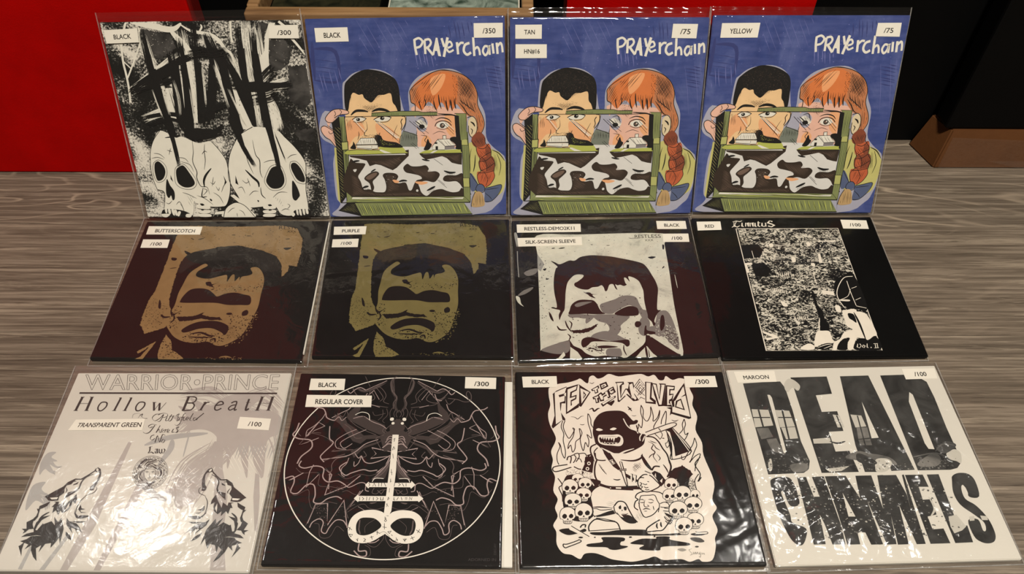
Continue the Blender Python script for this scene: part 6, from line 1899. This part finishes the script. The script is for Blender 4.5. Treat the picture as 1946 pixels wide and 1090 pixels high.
REC={'A': {'loc': (-0.2771, 0.6124), 'rz': 0.0214, 'lean': 68.05, 'cover': [(-0.08929, 0.17911), (0.08851, 0.17991), (0.09126, -9e-05), (-0.09049, 0.00102)], 'film': [(-0.09204, 0.1866), (0.08888, 0.18876), (0.09151, -0.00228), (-0.09568, -0.00078)], 'stickers': [('BLACK', [(0.01696, 0.03515), (0.18716, 0.02761), (0.17983, 0.09397), (0.01451, 0.09794)], (0.26842, 0.3632, 0.78661, 0.69921)), ('/300', [(0.8454, 0.02186), (0.98739, 0.02066), (0.9844, 0.08364), (0.83279, 0.08199)], (0.29825, 0.40455, 0.75575, 0.75221))]}, 'B': {'loc': (-0.0955, 0.6167), 'rz': 0.0331, 'lean': 65.01, 'cover': [(-0.09017, 0.18021), (0.09013, 0.18067), (0.08897, -0.00083), (-0.08875, -0.00022)], 'film': [(-0.09357, 0.1846), (0.09305, 0.18577), (0.09215, -0.00306), (-0.08948, -0.00182)], 'stickers': [('BLACK', [(0.04395, 0.04046), (0.21026, 0.03923), (0.20985, 0.10344), (0.04309, 0.10472)], (0.26349, 0.35707, 0.7669, 0.71343)), ('/350', [(0.84382, 0.03027), (0.99009, 0.03057), (0.98941, 0.0963), (0.84385, 0.09603)], (0.30733, 0.35869, 0.74803, 0.70618))]}, 'C': {'loc': (0.089, 0.6189), 'rz': 0.019, 'lean': 65.34, 'cover': [(-0.09076, 0.18062), (0.09016, 0.17962), (0.09153, 0.00029), (-0.09077, -0.00022)], 'film': [(-0.09213, 0.18829), (0.09157, 0.18772), (0.09445, -0.00191), (-0.09291, -0.00183)], 'stickers': [('TAN', [(0.02671, 0.03349), (0.15875, 0.03262), (0.15855, 0.09801), (0.02653, 0.09785)], (0.34044, 0.36547, 0.73856, 0.68197)), ('HN#16', [(0.02748, 0.1233), (0.18438, 0.12353), (0.18537, 0.18841), (0.02731, 0.18901)], (0.27629, 0.3505, 0.77015, 0.701)), ('/75', [(0.81676, 0.02914), (0.94313, 0.03011), (0.94069, 0.09703), (0.81432, 0.09498)], (0.33261, 0.35972, 0.73178, 0.71384))]}, 'D': {'loc': (0.2736, 0.623), 'rz': -0.0002, 'lean': 62.68, 'cover': [(-0.0906, 0.17997), (0.09019, 0.18059), (0.09102, -0.00033), (-0.0906, -1e-05)], 'film': [(-0.09314, 0.1873), (0.0911, 0.18707), (0.09462, -0.00219), (-0.09255, -0.00184)], 'stickers': [('YELLOW', [(0.04866, 0.03623), (0.24383, 0.03431), (0.23908, 0.10326), (0.04757, 0.10432)], (0.23817, 0.38041, 0.81838, 0.71259)), ('/75', [(0.84101, 0.03513), (0.96076, 0.03417), (0.96355, 0.09905), (0.84033, 0.09722)], (0.32499, 0.38286, 0.70526, 0.7371))]}, 'E': {'loc': (-0.2755, 0.427), 'rz': 0.0039, 'lean': 0, 'cover': [(-0.09097, 0.179), (0.09126, 0.18055), (0.09202, -0.00085), (-0.09264, 0.00192)], 'film': [(-0.09758, 0.18815), (0.09379, 0.18927), (0.09759, -0.00436), (-0.09396, -0.00336)], 'stickers': [('BUTTERSCOTCH', [(0.02122, 0.04087), (0.3201, 0.04633), (0.32198, 0.11231), (0.0251, 0.10978)], (0.14567, 0.34874, 0.88092, 0.75887)), ('/100', [(0.02046, 0.1502), (0.16714, 0.1519), (0.17058, 0.21954), (0.02383, 0.21809)], (0.3291, 0.35562, 0.7444, 0.7339))]}, 'F': {'loc': (-0.0875, 0.4311), 'rz': 0.0232, 'lean': 0, 'cover': [(-0.09023, 0.17975), (0.08807, 0.17819), (0.08874, -0.00164), (-0.08754, 0.00219)], 'film': [(-0.09177, 0.1885), (0.09008, 0.1861), (0.09271, -0.00818), (-0.09109, -0.00538)], 'stickers': [('PURPLE', [(0.01779, 0.05601), (0.20103, 0.05272), (0.1997, 0.11877), (0.02123, 0.12216)], (0.25713, 0.35481, 0.80376, 0.73116)), ('/100', [(0.02004, 0.15829), (0.16528, 0.15348), (0.16525, 0.2202), (0.02089, 0.22161)], (0.34291, 0.34772, 0.75313, 0.7018))]}, 'G': {'loc': (0.0943, 0.4318), 'rz': 0.0343, 'lean': 0, 'cover': [(-0.08915, 0.18029), (0.08963, 0.18038), (0.08846, -7e-05), (-0.089, -0.00075)], 'film': [(-0.08957, 0.19063), (0.09328, 0.18618), (0.08838, -0.00774), (-0.09279, -0.00474)], 'stickers': [('RESTLESS-DEMO2K11', [(0.02641, 0.03388), (0.38448, 0.03831), (0.38158, 0.10271), (0.02646, 0.09933)], (0.11715, 0.33445, 0.89919, 0.74865)), ('SILK-SCREEN SLEEVE', [(0.02651, 0.14197), (0.38242, 0.14092), (0.38008, 0.20703), (0.02882, 0.20905)], (0.11858, 0.30894, 0.89833, 0.70139)), ('BLACK', [(0.81277, 0.0269), (0.97816, 0.03166), (0.97592, 0.09664), (0.81013, 0.093)], (0.25154, 0.34486, 0.76365, 0.72289)), ('/100', [(0.83402, 0.13101), (0.97802, 0.13405), (0.97383, 0.19956), (0.82947, 0.19645)], (0.32781, 0.36296, 0.74068, 0.74819))]}, 'H': {'loc': (0.274, 0.4337), 'rz': 0.0151, 'lean': 0, 'cover': [(-0.09055, 0.18158), (0.09112, 0.18175), (0.09061, -0.00038), (-0.09095, -0.00112)], 'film': [(-0.09168, 0.18477), (0.09407, 0.1846), (0.09133, -0.0024), (-0.09257, -0.00522)], 'stickers': [('RED', [(0.02359, 0.03132), (0.15539, 0.03034), (0.15108, 0.09839), (0.0192, 0.10277)], (0.31558, 0.373, 0.69151, 0.72478)), ('/100', [(0.82478, 0.02314), (0.96856, 0.03061), (0.96269, 0.10018), (0.82206, 0.09515)], (0.29286, 0.38639, 0.71654, 0.73949))]}, 'I': {'loc': (-0.2814, 0.232), 'rz': -0.0004, 'lean': 0, 'cover': [(-0.09123, 0.18081), (0.0918, 0.18175), (0.09215, -0.00071), (-0.093, 9e-05)], 'film': [(-0.09859, 0.19119), (0.09341, 0.19101), (0.09369, -0.00272), (-0.0949, -0.00274)], 'stickers': [('TRANSPARENT GREEN', [(0.08291, 0.27329), (0.39284, 0.26817), (0.39737, 0.33101), (0.06742, 0.33197)], (0.08892, 0.33851, 0.96927, 0.73014)), ('/100', [(0.81315, 0.25623), (0.9535, 0.26684), (0.95436, 0.32939), (0.81319, 0.32017)], (0.31474, 0.36104, 0.73184, 0.73164))]}, 'J': {'loc': (-0.0944, 0.2355), 'rz': -0.0105, 'lean': 0, 'cover': [(-0.08882, 0.17704), (0.08663, 0.17629), (0.08724, 0.00104), (-0.08762, 0.00055)], 'film': [(-0.0956, 0.19234), (0.09179, 0.19462), (0.09983, -0.00121), (-0.09063, -0.00153)], 'stickers': [('BLACK', [(0.05455, 0.03436), (0.22149, 0.03236), (0.22491, 0.10035), (0.0561, 0.10351)], (0.24923, 0.36155, 0.7657, 0.74325)), ('REGULAR COVER', [(0.05121, 0.13179), (0.36177, 0.13074), (0.3657, 0.19786), (0.05427, 0.2023)], (0.1392, 0.35598, 0.86459, 0.75856)), ('/300', [(0.80516, 0.0102), (0.95676, 0.01214), (0.95635, 0.08072), (0.80537, 0.07879)], (0.29864, 0.38547, 0.76436, 0.77063))]}, 'K': {'loc': (0.0959, 0.2367), 'rz': 0.0199, 'lean': 0, 'cover': [(-0.08968, 0.1809), (0.0885, 0.17843), (0.09, -5e-05), (-0.08935, 0.00035)], 'film': [(-0.09218, 0.19373), (0.09184, 0.19213), (0.09237, -0.00335), (-0.09283, -0.00243)], 'stickers': [('BLACK', [(0.03215, 0.03232), (0.1964, 0.02901), (0.19665, 0.09421), (0.03512, 0.09615)], (0.27174, 0.32089, 0.77223, 0.68732)), ('/300', [(0.80885, 0.03002), (0.96001, 0.02906), (0.96034, 0.09608), (0.80495, 0.09806)], (0.32446, 0.31942, 0.76177, 0.70817))]}, 'L': {'loc': (0.2825, 0.2409), 'rz': 0.0361, 'lean': 0, 'cover': [(-0.09127, 0.18117), (0.0905, 0.18041), (0.09088, -0.00046), (-0.09033, 1e-05)], 'film': [(-0.09306, 0.1932), (0.09487, 0.18614), (0.0933, -0.00301), (-0.09651, -0.00346)], 'stickers': [('MAROON', [(0.03295, 0.01306), (0.22649, 0.01236), (0.2223, 0.07731), (0.03816, 0.07811)], (0.19187, 0.36554, 0.82533, 0.70966)), ('/100', [(0.83386, 0.01692), (0.99175, 0.01761), (0.98608, 0.07823), (0.83451, 0.07998)], (0.31611, 0.33192, 0.68751, 0.73298))]}}

# ---------------------------------------------------------------- setting
woodm=wood_floor(); black=solid('black_vinyl',(.0007,.0007,.0007),.6,.2,40,.12)
fl=mesh_obj('floor',[(-2.2,-2.2,-.008),(2.2,-2.2,-.008),(2.2,2.4,-.008),(-2.2,2.4,-.008)],[(0,1,2,3)],solid('dark_subfloor',(.02,.015,.012),.8)); fl['kind']='structure'
pw=.145; PL={}
rr=random.Random(4)
for r in range(-12,12):
    y0=.173+r*pw
    if y0<-2.19 or y0+pw>2.39: continue
    xs=[-2.2,-.78 if r%2 else -1.5,.80 if r%2 else .66 if r<0 else 1.25,2.2]
    for x0,x1 in zip(xs,xs[1:]):
        k=(round(x1-x0,3))
        if k not in PL:
            bm=bmesh.new(); box_bm(bm,(0,.00012,-.008),(x1-x0-.0003,pw-.00012,0),.0003); me=bpy.data.meshes.new('plank'); bm.to_mesh(me); bm.free(); me.materials.append(woodm); PL[k]=me
        o=bpy.data.objects.new('plank',PL[k]); o.location=(x0,y0,0); link(o,fl); cg=1.0 if (r==3 and x0<0) else rr.choice((.05,.15,.25)); o.color=(cg,cg,cg,1)
wallm=solid('warm_wall_paint',(.30,.28,.25),.7,.04,3); darkw=solid('dark_wall_paint',(.02,.02,.02),.8,.1,3)
def wall(name,pts,mat):
    o=mesh_obj(name,pts,[(0,1,2,3)],mat); o['kind']='structure'; return o
wall('wall_back',[(-2.2,2.4,0),(2.2,2.4,0),(2.2,2.4,2.4),(-2.2,2.4,2.4)],darkw)
wall('wall_left',[(-2.2,-2.2,0),(-2.2,2.4,0),(-2.2,2.4,2.4),(-2.2,-2.2,2.4)],wallm)
wall('wall_right',[(2.2,-2.2,0),(2.2,2.4,0),(2.2,2.4,2.4),(2.2,-2.2,2.4)],wallm)
wall('wall_front',[(-2.2,-2.2,0),(2.2,-2.2,0),(2.2,-2.2,2.4),(-2.2,-2.2,2.4)],wallm)
wall('ceiling',[(-2.2,-2.2,2.4),(2.2,-2.2,2.4),(2.2,2.4,2.4),(-2.2,2.4,2.4)],solid('ceiling_paint',(.34,.33,.31),.8,.02,3))
# ---------------------------------------------------------------- furniture behind the records
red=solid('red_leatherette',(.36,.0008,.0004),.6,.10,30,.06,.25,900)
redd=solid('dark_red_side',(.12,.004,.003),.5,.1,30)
def cabinet(name,x0,x1,y0,y1,h,mat,seam,label,side=None,z0=0.0,cat_='cabinet'):
    o=empty(name,((x0+x1)/2,(y0+y1)/2,z0),label,cat_); cx,cy=o.location[0],o.location[1]
    P=lambda a,b_,c,d,e,f:((a-cx,b_-cy,c),(d-cx,e-cy,f))
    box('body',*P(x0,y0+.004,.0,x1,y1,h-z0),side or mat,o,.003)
    box('front_panel',*P(x0+.0015,y0,.001,x1-.0015,y0+.004,h-z0-.002),mat,o,.0012)
    return o
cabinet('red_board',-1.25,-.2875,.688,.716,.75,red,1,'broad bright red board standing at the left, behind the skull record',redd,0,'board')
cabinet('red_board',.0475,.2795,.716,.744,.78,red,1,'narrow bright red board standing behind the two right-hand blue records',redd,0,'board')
cabinet('black_cabinet',-1.1,.279,.925,1.3,.95,black,1,'black cabinet in the gap behind the wooden crate')
cabinet('black_cabinet',.2835,1.5,.750,1.3,.95,black,1,'large matt black cabinet filling the right background behind the brown carton')
# brown carton with tape under a black box
card=solid('brown_cardboard',(.095,.036,.011),.6,.12,25,.2,.2,200)
o=empty('cardboard_carton',(.75,.735,0),'low brown cardboard carton taped with clear tape under the black box','box')
bm=bmesh.new()
vs=[(-.296,-.034,0),(.55,-.034,0),(.55,.009,0),(-.310,.009,0),(-.288,-.022,.040),(.55,-.018,.037),(.55,.009,.037),(-.299,.009,.038)]
bv=[bm.verts.new(v) for v in vs]
for f in ((0,1,5,4),(1,2,6,5),(2,3,7,6),(3,0,4,7),(4,5,6,7),(3,2,1,0)): bm.faces.new([bv[i] for i in f])
bmesh.ops.bevel(bm,geom=bm.edges[:],offset=.0015,segments=2,affect='EDGES'); me=bpy.data.meshes.new('carton_body'); bm.to_mesh(me); bm.free(); me.materials.append(card); link(bpy.data.objects.new('carton_body',me),o)
tape=film_mat('clear_tape',.01,.06,.3,200,3)
mesh_obj('tape',[(-.292,-.0360,.002),(-.19,-.0360,.002),(-.19,-.0272,.030),(-.287,-.0272,.034)],[(0,1,2,3)],tape,o)
mesh_obj('tape',[(-.2,-.0366,.001),(.5,-.0366,.001),(.5,-.0330,.014),(-.24,-.0345,.010)],[(0,1,2,3)],tape,o)
bx=empty('black_box',(.78,.733,.0405),'black box sitting on top of the brown carton','box')
box('body',(-.327,-.020,0),(.5,.008,.55),black,bx,.003); box('lid',(-.329,-.0225,.552),(.502,.0095,.60),black,bx,.003)
# wooden crate
oak=None
def oakm():
    m,n,b=nt('varnished_oak'); setin(b,'Roughness',.4)
    f=tex(n,mapping(n,(4,60,60)),1.6,6,.6,.5); n.links.new(ramp(n,f,[(.3,(.15,.072,.028)),(.7,(.40,.235,.105))]),b.inputs['Base Color']); return m
oak=oakm()
cr=empty('wooden_crate',(-.114,.81,0),'open oak crate standing behind the second record, holding two sleeves','crate')
zt=.1665
box('front_board',(-.1325,-.107,.004),(.1325,-.094,zt),oak,cr,.0015)
box('back_board',(-.1325,.094,.004),(.1325,.107,zt-.01),oak,cr,.0015)
box('side_board',(-.1325,-.0935,.004),(-.1215,.0935,zt+.001),oak,cr,.0015)
box('side_board',(.1215,-.0935,.004),(.1325,.0935,zt+.001),oak,cr,.0015)
box('base',(-.1325,-.107,0),(.1325,.107,.004),oak,cr)
pg=photo('green_landscape_print',(.03,.05,.035),(.42,.50,.42)); dk=photo('dark_olive_print',(.006,.007,.004),(.035,.032,.015))
def stored(name,x0,x1,y0,mat,label,edge):
    q=empty(name,((x0+x1)/2,y0,.004),label,'record','records stored in the crate'); w=(x1-x0)/2
    box('sleeve_body',(-w,0,.0),(w,.006,.157),edge,q,.0005); 
    # lying stack the top sleeve of which faces up
    return q
def flat(name,x0,x1,y0,y1,z,th,mat,edge,label,group=None):
    q=empty(name,((x0+x1)/2,(y0+y1)/2,z),label,'record',group); w=(x1-x0)/2; d=(y1-y0)/2
    box('sleeve_body',(-w,-d,0),(w,d,th),edge,q,.0005)
    mesh_obj('cover_print',[(-w+.0015,-d+.002,th+.0001),(w-.0015,-d+.002,th+.0001),(w-.0015,d-.001,th+.0001),(-w+.0015,d-.001,th+.0001)],[(0,1,2,3)],mat,q)
    return q
cream=solid('cream_card_edge',(.6,.56,.46),.5)
flat('boxed_record',-.232,-.126,.722,.895,.004,.150,dk,black,'dark olive boxed record lying in the left half of the crate')
flat('boxed_record',-.119,.006,.722,.895,.004,.152,pg,cream,'pale green and white boxed record in the right half of the crate')
# ---------------------------------------------------------------- records
white_card=solid('white_card',(.66,.64,.57),.5,.02,40)
PAL['G']['W']=gold_ink('silkscreen_white',(.66,.66,.56),(.30,.30,.27))
PAL['L']['k']=photo('photo_dark',(.006,.006,.006),(.05,.05,.048)); PAL['L']['j']=photo('photo_mid',(.05,.05,.048),(.24,.23,.21))
gold=gold_ink('gold_silkscreen',(.190,.155,.055),(.10,.08,.03)); gold2=gold_ink('copper_gold_silkscreen',(.27,.170,.072),(.15,.09,.04))
deb=debris('bombed_city_print'); PAL['A']['g']=photo('grey_smear_print',(.008,.008,.008),(.085,.08,.075))
base={'A':grunge('grunge_print'),'B':blue_paint(),'E':solid('black_card',(.010,.0085,.0085),.4,.15,30),'H':solid('deep_black_card',(.004,.004,.004),.35,.1,30),
 'I':solid('pale_grey_card',(.60,.575,.515),.45,.05,12),'J':solid('black_gloss_card',(.010,.009,.009),.4,.2,20),'K':solid('black_gloss_card',(.010,.009,.0085),.35,.15,20),'L':solid('off_white_card',(.64,.615,.545),.45,.02,12)}
base['C']=base['D']=base['B']; base['F']=base['G']=base['E']
LAB={
'A':'record with two white skulls under a black scrawled logo, leaning on the red cabinet',
'B':'blue cartoon record of two faces behind a frame, stickers reading BLACK and /350',
'C':'blue cartoon record of two faces behind a frame, stickers reading TAN and HN#16',
'D':'blue cartoon record of two faces behind a frame, sticker reading YELLOW',
'E':'dark record with coppery silkscreened face, stickers reading BUTTERSCOTCH and /100',
'F':'black record with olive gold silkscreened face, sticker reading PURPLE',
'G':'black record with white silkscreened face and four stickers, one reading SILK-SCREEN SLEEVE',
'H':'black record with framed picture of a ruined city, sticker reading RED',
'I':'pale grey record with two howling wolves and palm trees, front row left end',
'J':'black record with white circle, horned many-armed demon and rune cross, sticker reading REGULAR COVER',
'K':'black record with cartoon hooded axe executioner among skulls, front row',
'L':'white record with huge block letters filled with a dark photo, sticker reading MAROON'}
GRP={**{k:'records leaning in the back row' for k in 'ABCD'},**{k:'records lying in the middle row' for k in 'EFGH'},**{k:'records lying in the front row' for k in 'IJKL'}}
HZ=dict(A=.003,B=.003,C=.004,D=.003,E=.006,F=.002,G=.004,H=.001,I=.045,J=.003,K=.003,L=.025)
WR={ # film wrinkles: u0 v0 u1 v1 width height(mm)
'D':[(.12,.0,.06,.22,.010,3.2),(.06,.2,.04,.6,.008,2.0),(.27,.02,.26,.25,.012,1.6),(.04,.6,.05,.95,.008,1.2)],
'C':[(.53,.06,.60,.11,.014,3),(.60,.05,.68,.10,.012,3),(.58,.14,.66,.17,.014,2.5),(.55,.19,.58,.30,.018,2.2),(.66,.12,.70,.22,.014,2),(.85,.42,.72,.62,.010,2.2),(.78,.42,.72,.55,.009,1.6)],
'L':[(.02,.75,.6,.6,.012,1.8),(.05,.95,.55,.55,.012,1.8),(.1,.7,.5,.85,.010,1.4),(.3,.55,.7,.8,.012,1.5),(.15,.6,.4,.95,.010,1.5),(.0,.9,.4,.97,.01,1.3),(.4,.6,.55,.95,.010,1.2),(.1,.25,.9,.45,.008,.8),(.05,.35,.4,.3,.006,.8),(.5,.3,.8,.5,.008,.8),(.1,.8,.45,.7,.012,1.6),(.2,.9,.6,.75,.01,1.3)],
'K':[(.75,.5,.85,.85,.03,1.2),(.86,.45,.93,.8,.02,1.2),(.7,.95,1,.8,.03,1.4)],
'I':[(.1,.3,.7,.45,.05,.6),(.85,.1,.8,.6,.02,.6)],
'J':[(.05,.985,.95,.985,.006,1.2),(.02,.1,.04,.9,.012,1.2),(.93,.05,.96,.9,.01,1.2)],
'E':[(.02,.978,.95,.978,.008,1.6),(.6,.1,.62,.3,.02,.6),(.2,.8,.4,.6,.03,.5)],'F':[(.05,.980,.95,.982,.007,1.0),(.0,.45,.3,.42,.015,.9)],'G':[(.9,.3,.92,.8,.02,.8)],'H':[(.05,.978,.95,.982,.007,1.4),(.1,.2,.14,.6,.03,.8)],'A':[(.9,.2,.95,.6,.03,.6)],'B':[(.5,.05,.55,.3,.03,.4)]}
stk_m=solid('sticker_paper',(.78,.75,.66),.5,.02,40); txt_m=solid('sticker_print',(.02,.018,.016),.5)
seam_m=None
def seam_mat():
    m=bpy.data.materials.new('plastic_seam'); m.use_nodes=True; n=m.node_tree; n.nodes.clear()
    out=N(n,'ShaderNodeOutputMaterial'); tr=N(n,'ShaderNodeBsdfTransparent'); pb=N(n,'ShaderNodeBsdfPrincipled'); setin(pb,'Roughness',.3); pb.inputs['Base Color'].default_value=(.45,.43,.40,1); setin(pb,'Specular IOR Level',.9)
    mx=N(n,'ShaderNodeMixShader')
    f=tex(n,mapping(n,(1,1,1)),70,4,.6); n.links.new(ramp(n,f,[(.35,(.12,)*3),(.7,(.5,)*3)]),mx.inputs[0])
    n.links.new(tr.outputs[0],mx.inputs[1]); n.links.new(pb.outputs[0],mx.inputs[2]); n.links.new(mx.outputs[0],out.inputs[0]); return m
seam_m=seam_mat()
def tube(name,P,r,mat,parent,seg=6):
    vs=[];fs=[]
    n=len(P)
    for i,p in enumerate(P):
        a=Vector(P[max(i-1,0)]); b=Vector(P[min(i+1,n-1)]); d=(b-a).normalized(); x=d.cross(Vector((0,0,1))).normalized(); y=x.cross(d)
        for k in range(seg):
            q=Vector(p)+x*math.cos(6.2832*k/seg)*r+y*math.sin(6.2832*k/seg)*r*.8; vs.append(q)
    for i in range(n-1):
        for k in range(seg): fs.append((i*seg+k,i*seg+(k+1)%seg,(i+1)*seg+(k+1)%seg,(i+1)*seg+k))
    return mesh_obj(name,vs,fs,mat,parent,None,True)
def sstep(a,b,x):
    t=min(1,max(0,(x-a)/(b-a))); return t*t*(3-2*t)
def card(name,Q,z0,z1,mat,parent,bev=.0006):
    bm=bmesh.new(); lo=[bm.verts.new((x,y,z0)) for x,y in Q]; hi=[bm.verts.new((x,y,z1)) for x,y in Q]
    bm.faces.new(hi[::-1]); bm.faces.new(lo)
    for i in range(4): j=(i+1)%4; bm.faces.new((lo[j],lo[i],hi[i],hi[j]))
    bmesh.ops.recalc_face_normals(bm,faces=bm.faces[:])
    bmesh.ops.bevel(bm,geom=bm.edges[:],offset=bev,segments=2,affect='EDGES')
    me=bpy.data.meshes.new(name); bm.to_mesh(me); bm.free(); me.materials.append(mat); return link(bpy.data.objects.new(name,me),parent)
def build_record(n):
    r=REC[n]; ln=math.radians(r['lean']); TH=.0034
    zl=F0
    root=empty('record_sleeve',(r['loc'][0],r['loc'][1],zl),LAB[n],'record',GRP[n])
    root.rotation_mode='XYZ'; root.rotation_euler=(ln,0,r['rz'])
    cv=r['cover']; H=homog(US,cv)
    cover=card('cover',cv,-TH,0,base[n],root)
    art=Art(H); pal={}
    for k,c in PAL[n].items(): pal[k]=ink(c) if isinstance(c,tuple) else c
    if n in 'EF': pal['g']=gold2 if n=='E' else gold
    if n=='H': pal['N']=deb
    src={'C':'B','D':'B','E':'F'}.get(n,n)
    for l in ART[src].strip().split('\n'):
        if n=='E':
            if l.startswith('T u'): continue
        art.cmd(l,pal)
    if n=='E':
        art.v=[(x+28,y+18,z) for x,y,z in art.v]
    pr=art.build('cover_print',cover)
    # stickers
    zs=.00003+(art.z+6)*1e-6
    for s,q,bb in r['stickers']:
        Q=hap(H,q)
        mt=stk_m
        st=card('sticker',[tuple(p) for p in Q],zs,zs+.00012,mt,root,.00003)
        Hs=homog(US,[tuple(p) for p in Q]); x0,y0,x1,y1=bb
        vs,fs,ed=text_mesh(s,1.4 if len(s)<12 else 1); P=hap(Hs,np.c_[x0+(x1-x0)*vs[:,0],y0+(y1-y0)*vs[:,1]])
        V=[(p[0],p[1],zs+.00014) for p in P]; F_=list(fs)
        hh=np.linalg.norm(Q[3]-Q[0])*(y1-y0)*.022
        for a,b_ in ed:
            d=P[b_]-P[a]; l=np.linalg.norm(d) or 1; d=d/l*hh; o_=np.array([-d[1],d[0]]); k0=len(V)
            V+=[(*(P[a]-d+o_),zs+.000145),(*(P[b_]+d+o_),zs+.000145),(*(P[b_]+d-o_),zs+.000145),(*(P[a]-d-o_),zs+.000145)]; F_.append((k0,k0+3,k0+2,k0+1))
        mesh_obj('lettering',V,F_,txt_m,st)
    if n=='J':
        Hc=homog([tuple(x) for x in US],cv)
        card('inner_sleeve',[tuple(p) for p in hap(H,[(.5,.03),(1.036,.03),(1.045,.995),(.5,.995)])],-.0028,-.0008,white_card,root,.0003)
    if n=='E': card('inner_sleeve',[tuple(p) for p in hap(H,[(.5,.008),(1.006,.008),(1.006,.95),(.5,.95)])],-.0028,-.0008,white_card,root,.0003)
    # plastic sleeve
    fq=r['film']; Hf=homog(US,fq); Hi=np.linalg.inv(H); G=108
    g=np.linspace(0,1,G+1); UV=np.array([(u,v) for v in g for u in g]); P=hap(Hf,UV); CU=hap(Hi,P)
    sd=ord(n)*7.3; zz=[]; bz=.00115+(art.z+6)*1e-6; pass
    for (u,v),(cu,cvv),p in zip(UV,CU,P):
        dout=max(-cu,cu-1,-cvv,cvv-1)*.18          # metres outside the cover
        e=1-sstep(-.0005,.004,dout)
        b=bz+.0006*math.sin(math.pi*min(max(cu,0),1))*math.sin(math.pi*min(max(cvv,0),1))
        b+=.00035*noise.noise(Vector((u*3+sd,v*3,0)))+.00018*noise.noise(Vector((u*9,v*9+sd,3)))
        for (a0,b0,a1,b1,w,h) in WR.get(n,[]):
            dx,dy=a1-a0,b1-b0; t_=min(1,max(0,((u-a0)*dx+(v-b0)*dy)/(dx*dx+dy*dy))); d=math.hypot(u-a0-t_*dx,v-b0-t_*dy)
            b+=h*.001*.45*math.exp(-(d/max(w,.008))**2)*math.sin(math.pi*(.1+.8*t_))
        b=max(b,bz-.0003)
        fl_=-.0030+.0009*abs(noise.noise(Vector((u*14+sd,v*14,5))))
        z=b*e+fl_*(1-e)
        bd=min(u,1-u,v,1-v)*.2
        if bd<.001: z=min(z,-.0031 if r['lean']==0 else -.0034)
        zz.append(z)
    vs=np.c_[P,zz]; fs=[(j*(G+1)+i,(j+1)*(G+1)+i,(j+1)*(G+1)+i+1,j*(G+1)+i+1) for j in range(G) for i in range(G)]
    nb=len(vs); zb=-.0042
    bq=[(*fq[i],zb) for i in range(4)]
    vs=np.r_[vs,np.array(bq)]; fs.append((nb,nb+1,nb+2,nb+3))
    fm=film_mat('clear_plastic',HZ[n],{'I':.14,'K':.14,'L':.11}.get(n,.07),{'L':.85,'I':.10,'K':.22}.get(n,.20),{'L':34,'I':120,'K':30}.get(n,50),ord(n)-64,.35 if n=='H' else 1)
    ps=mesh_obj('plastic_sleeve',vs,fs,fm,root,None,True)
    edge=lambda a,b_,z:[(fq[a][0]+(fq[b_][0]-fq[a][0])*t_,fq[a][1]+(fq[b_][1]-fq[a][1])*t_,z+.0003*noise.noise(Vector((t_*20+sd,a,0)))) for t_ in np.linspace(0,1,40)]
    for a,b_ in ((0,3),(1,2),(3,2)): tube('seam',edge(a,b_,-.0034),.00055,seam_m,ps)
    return root
for n in 'ABCDEFGHIJKL': build_record(n)
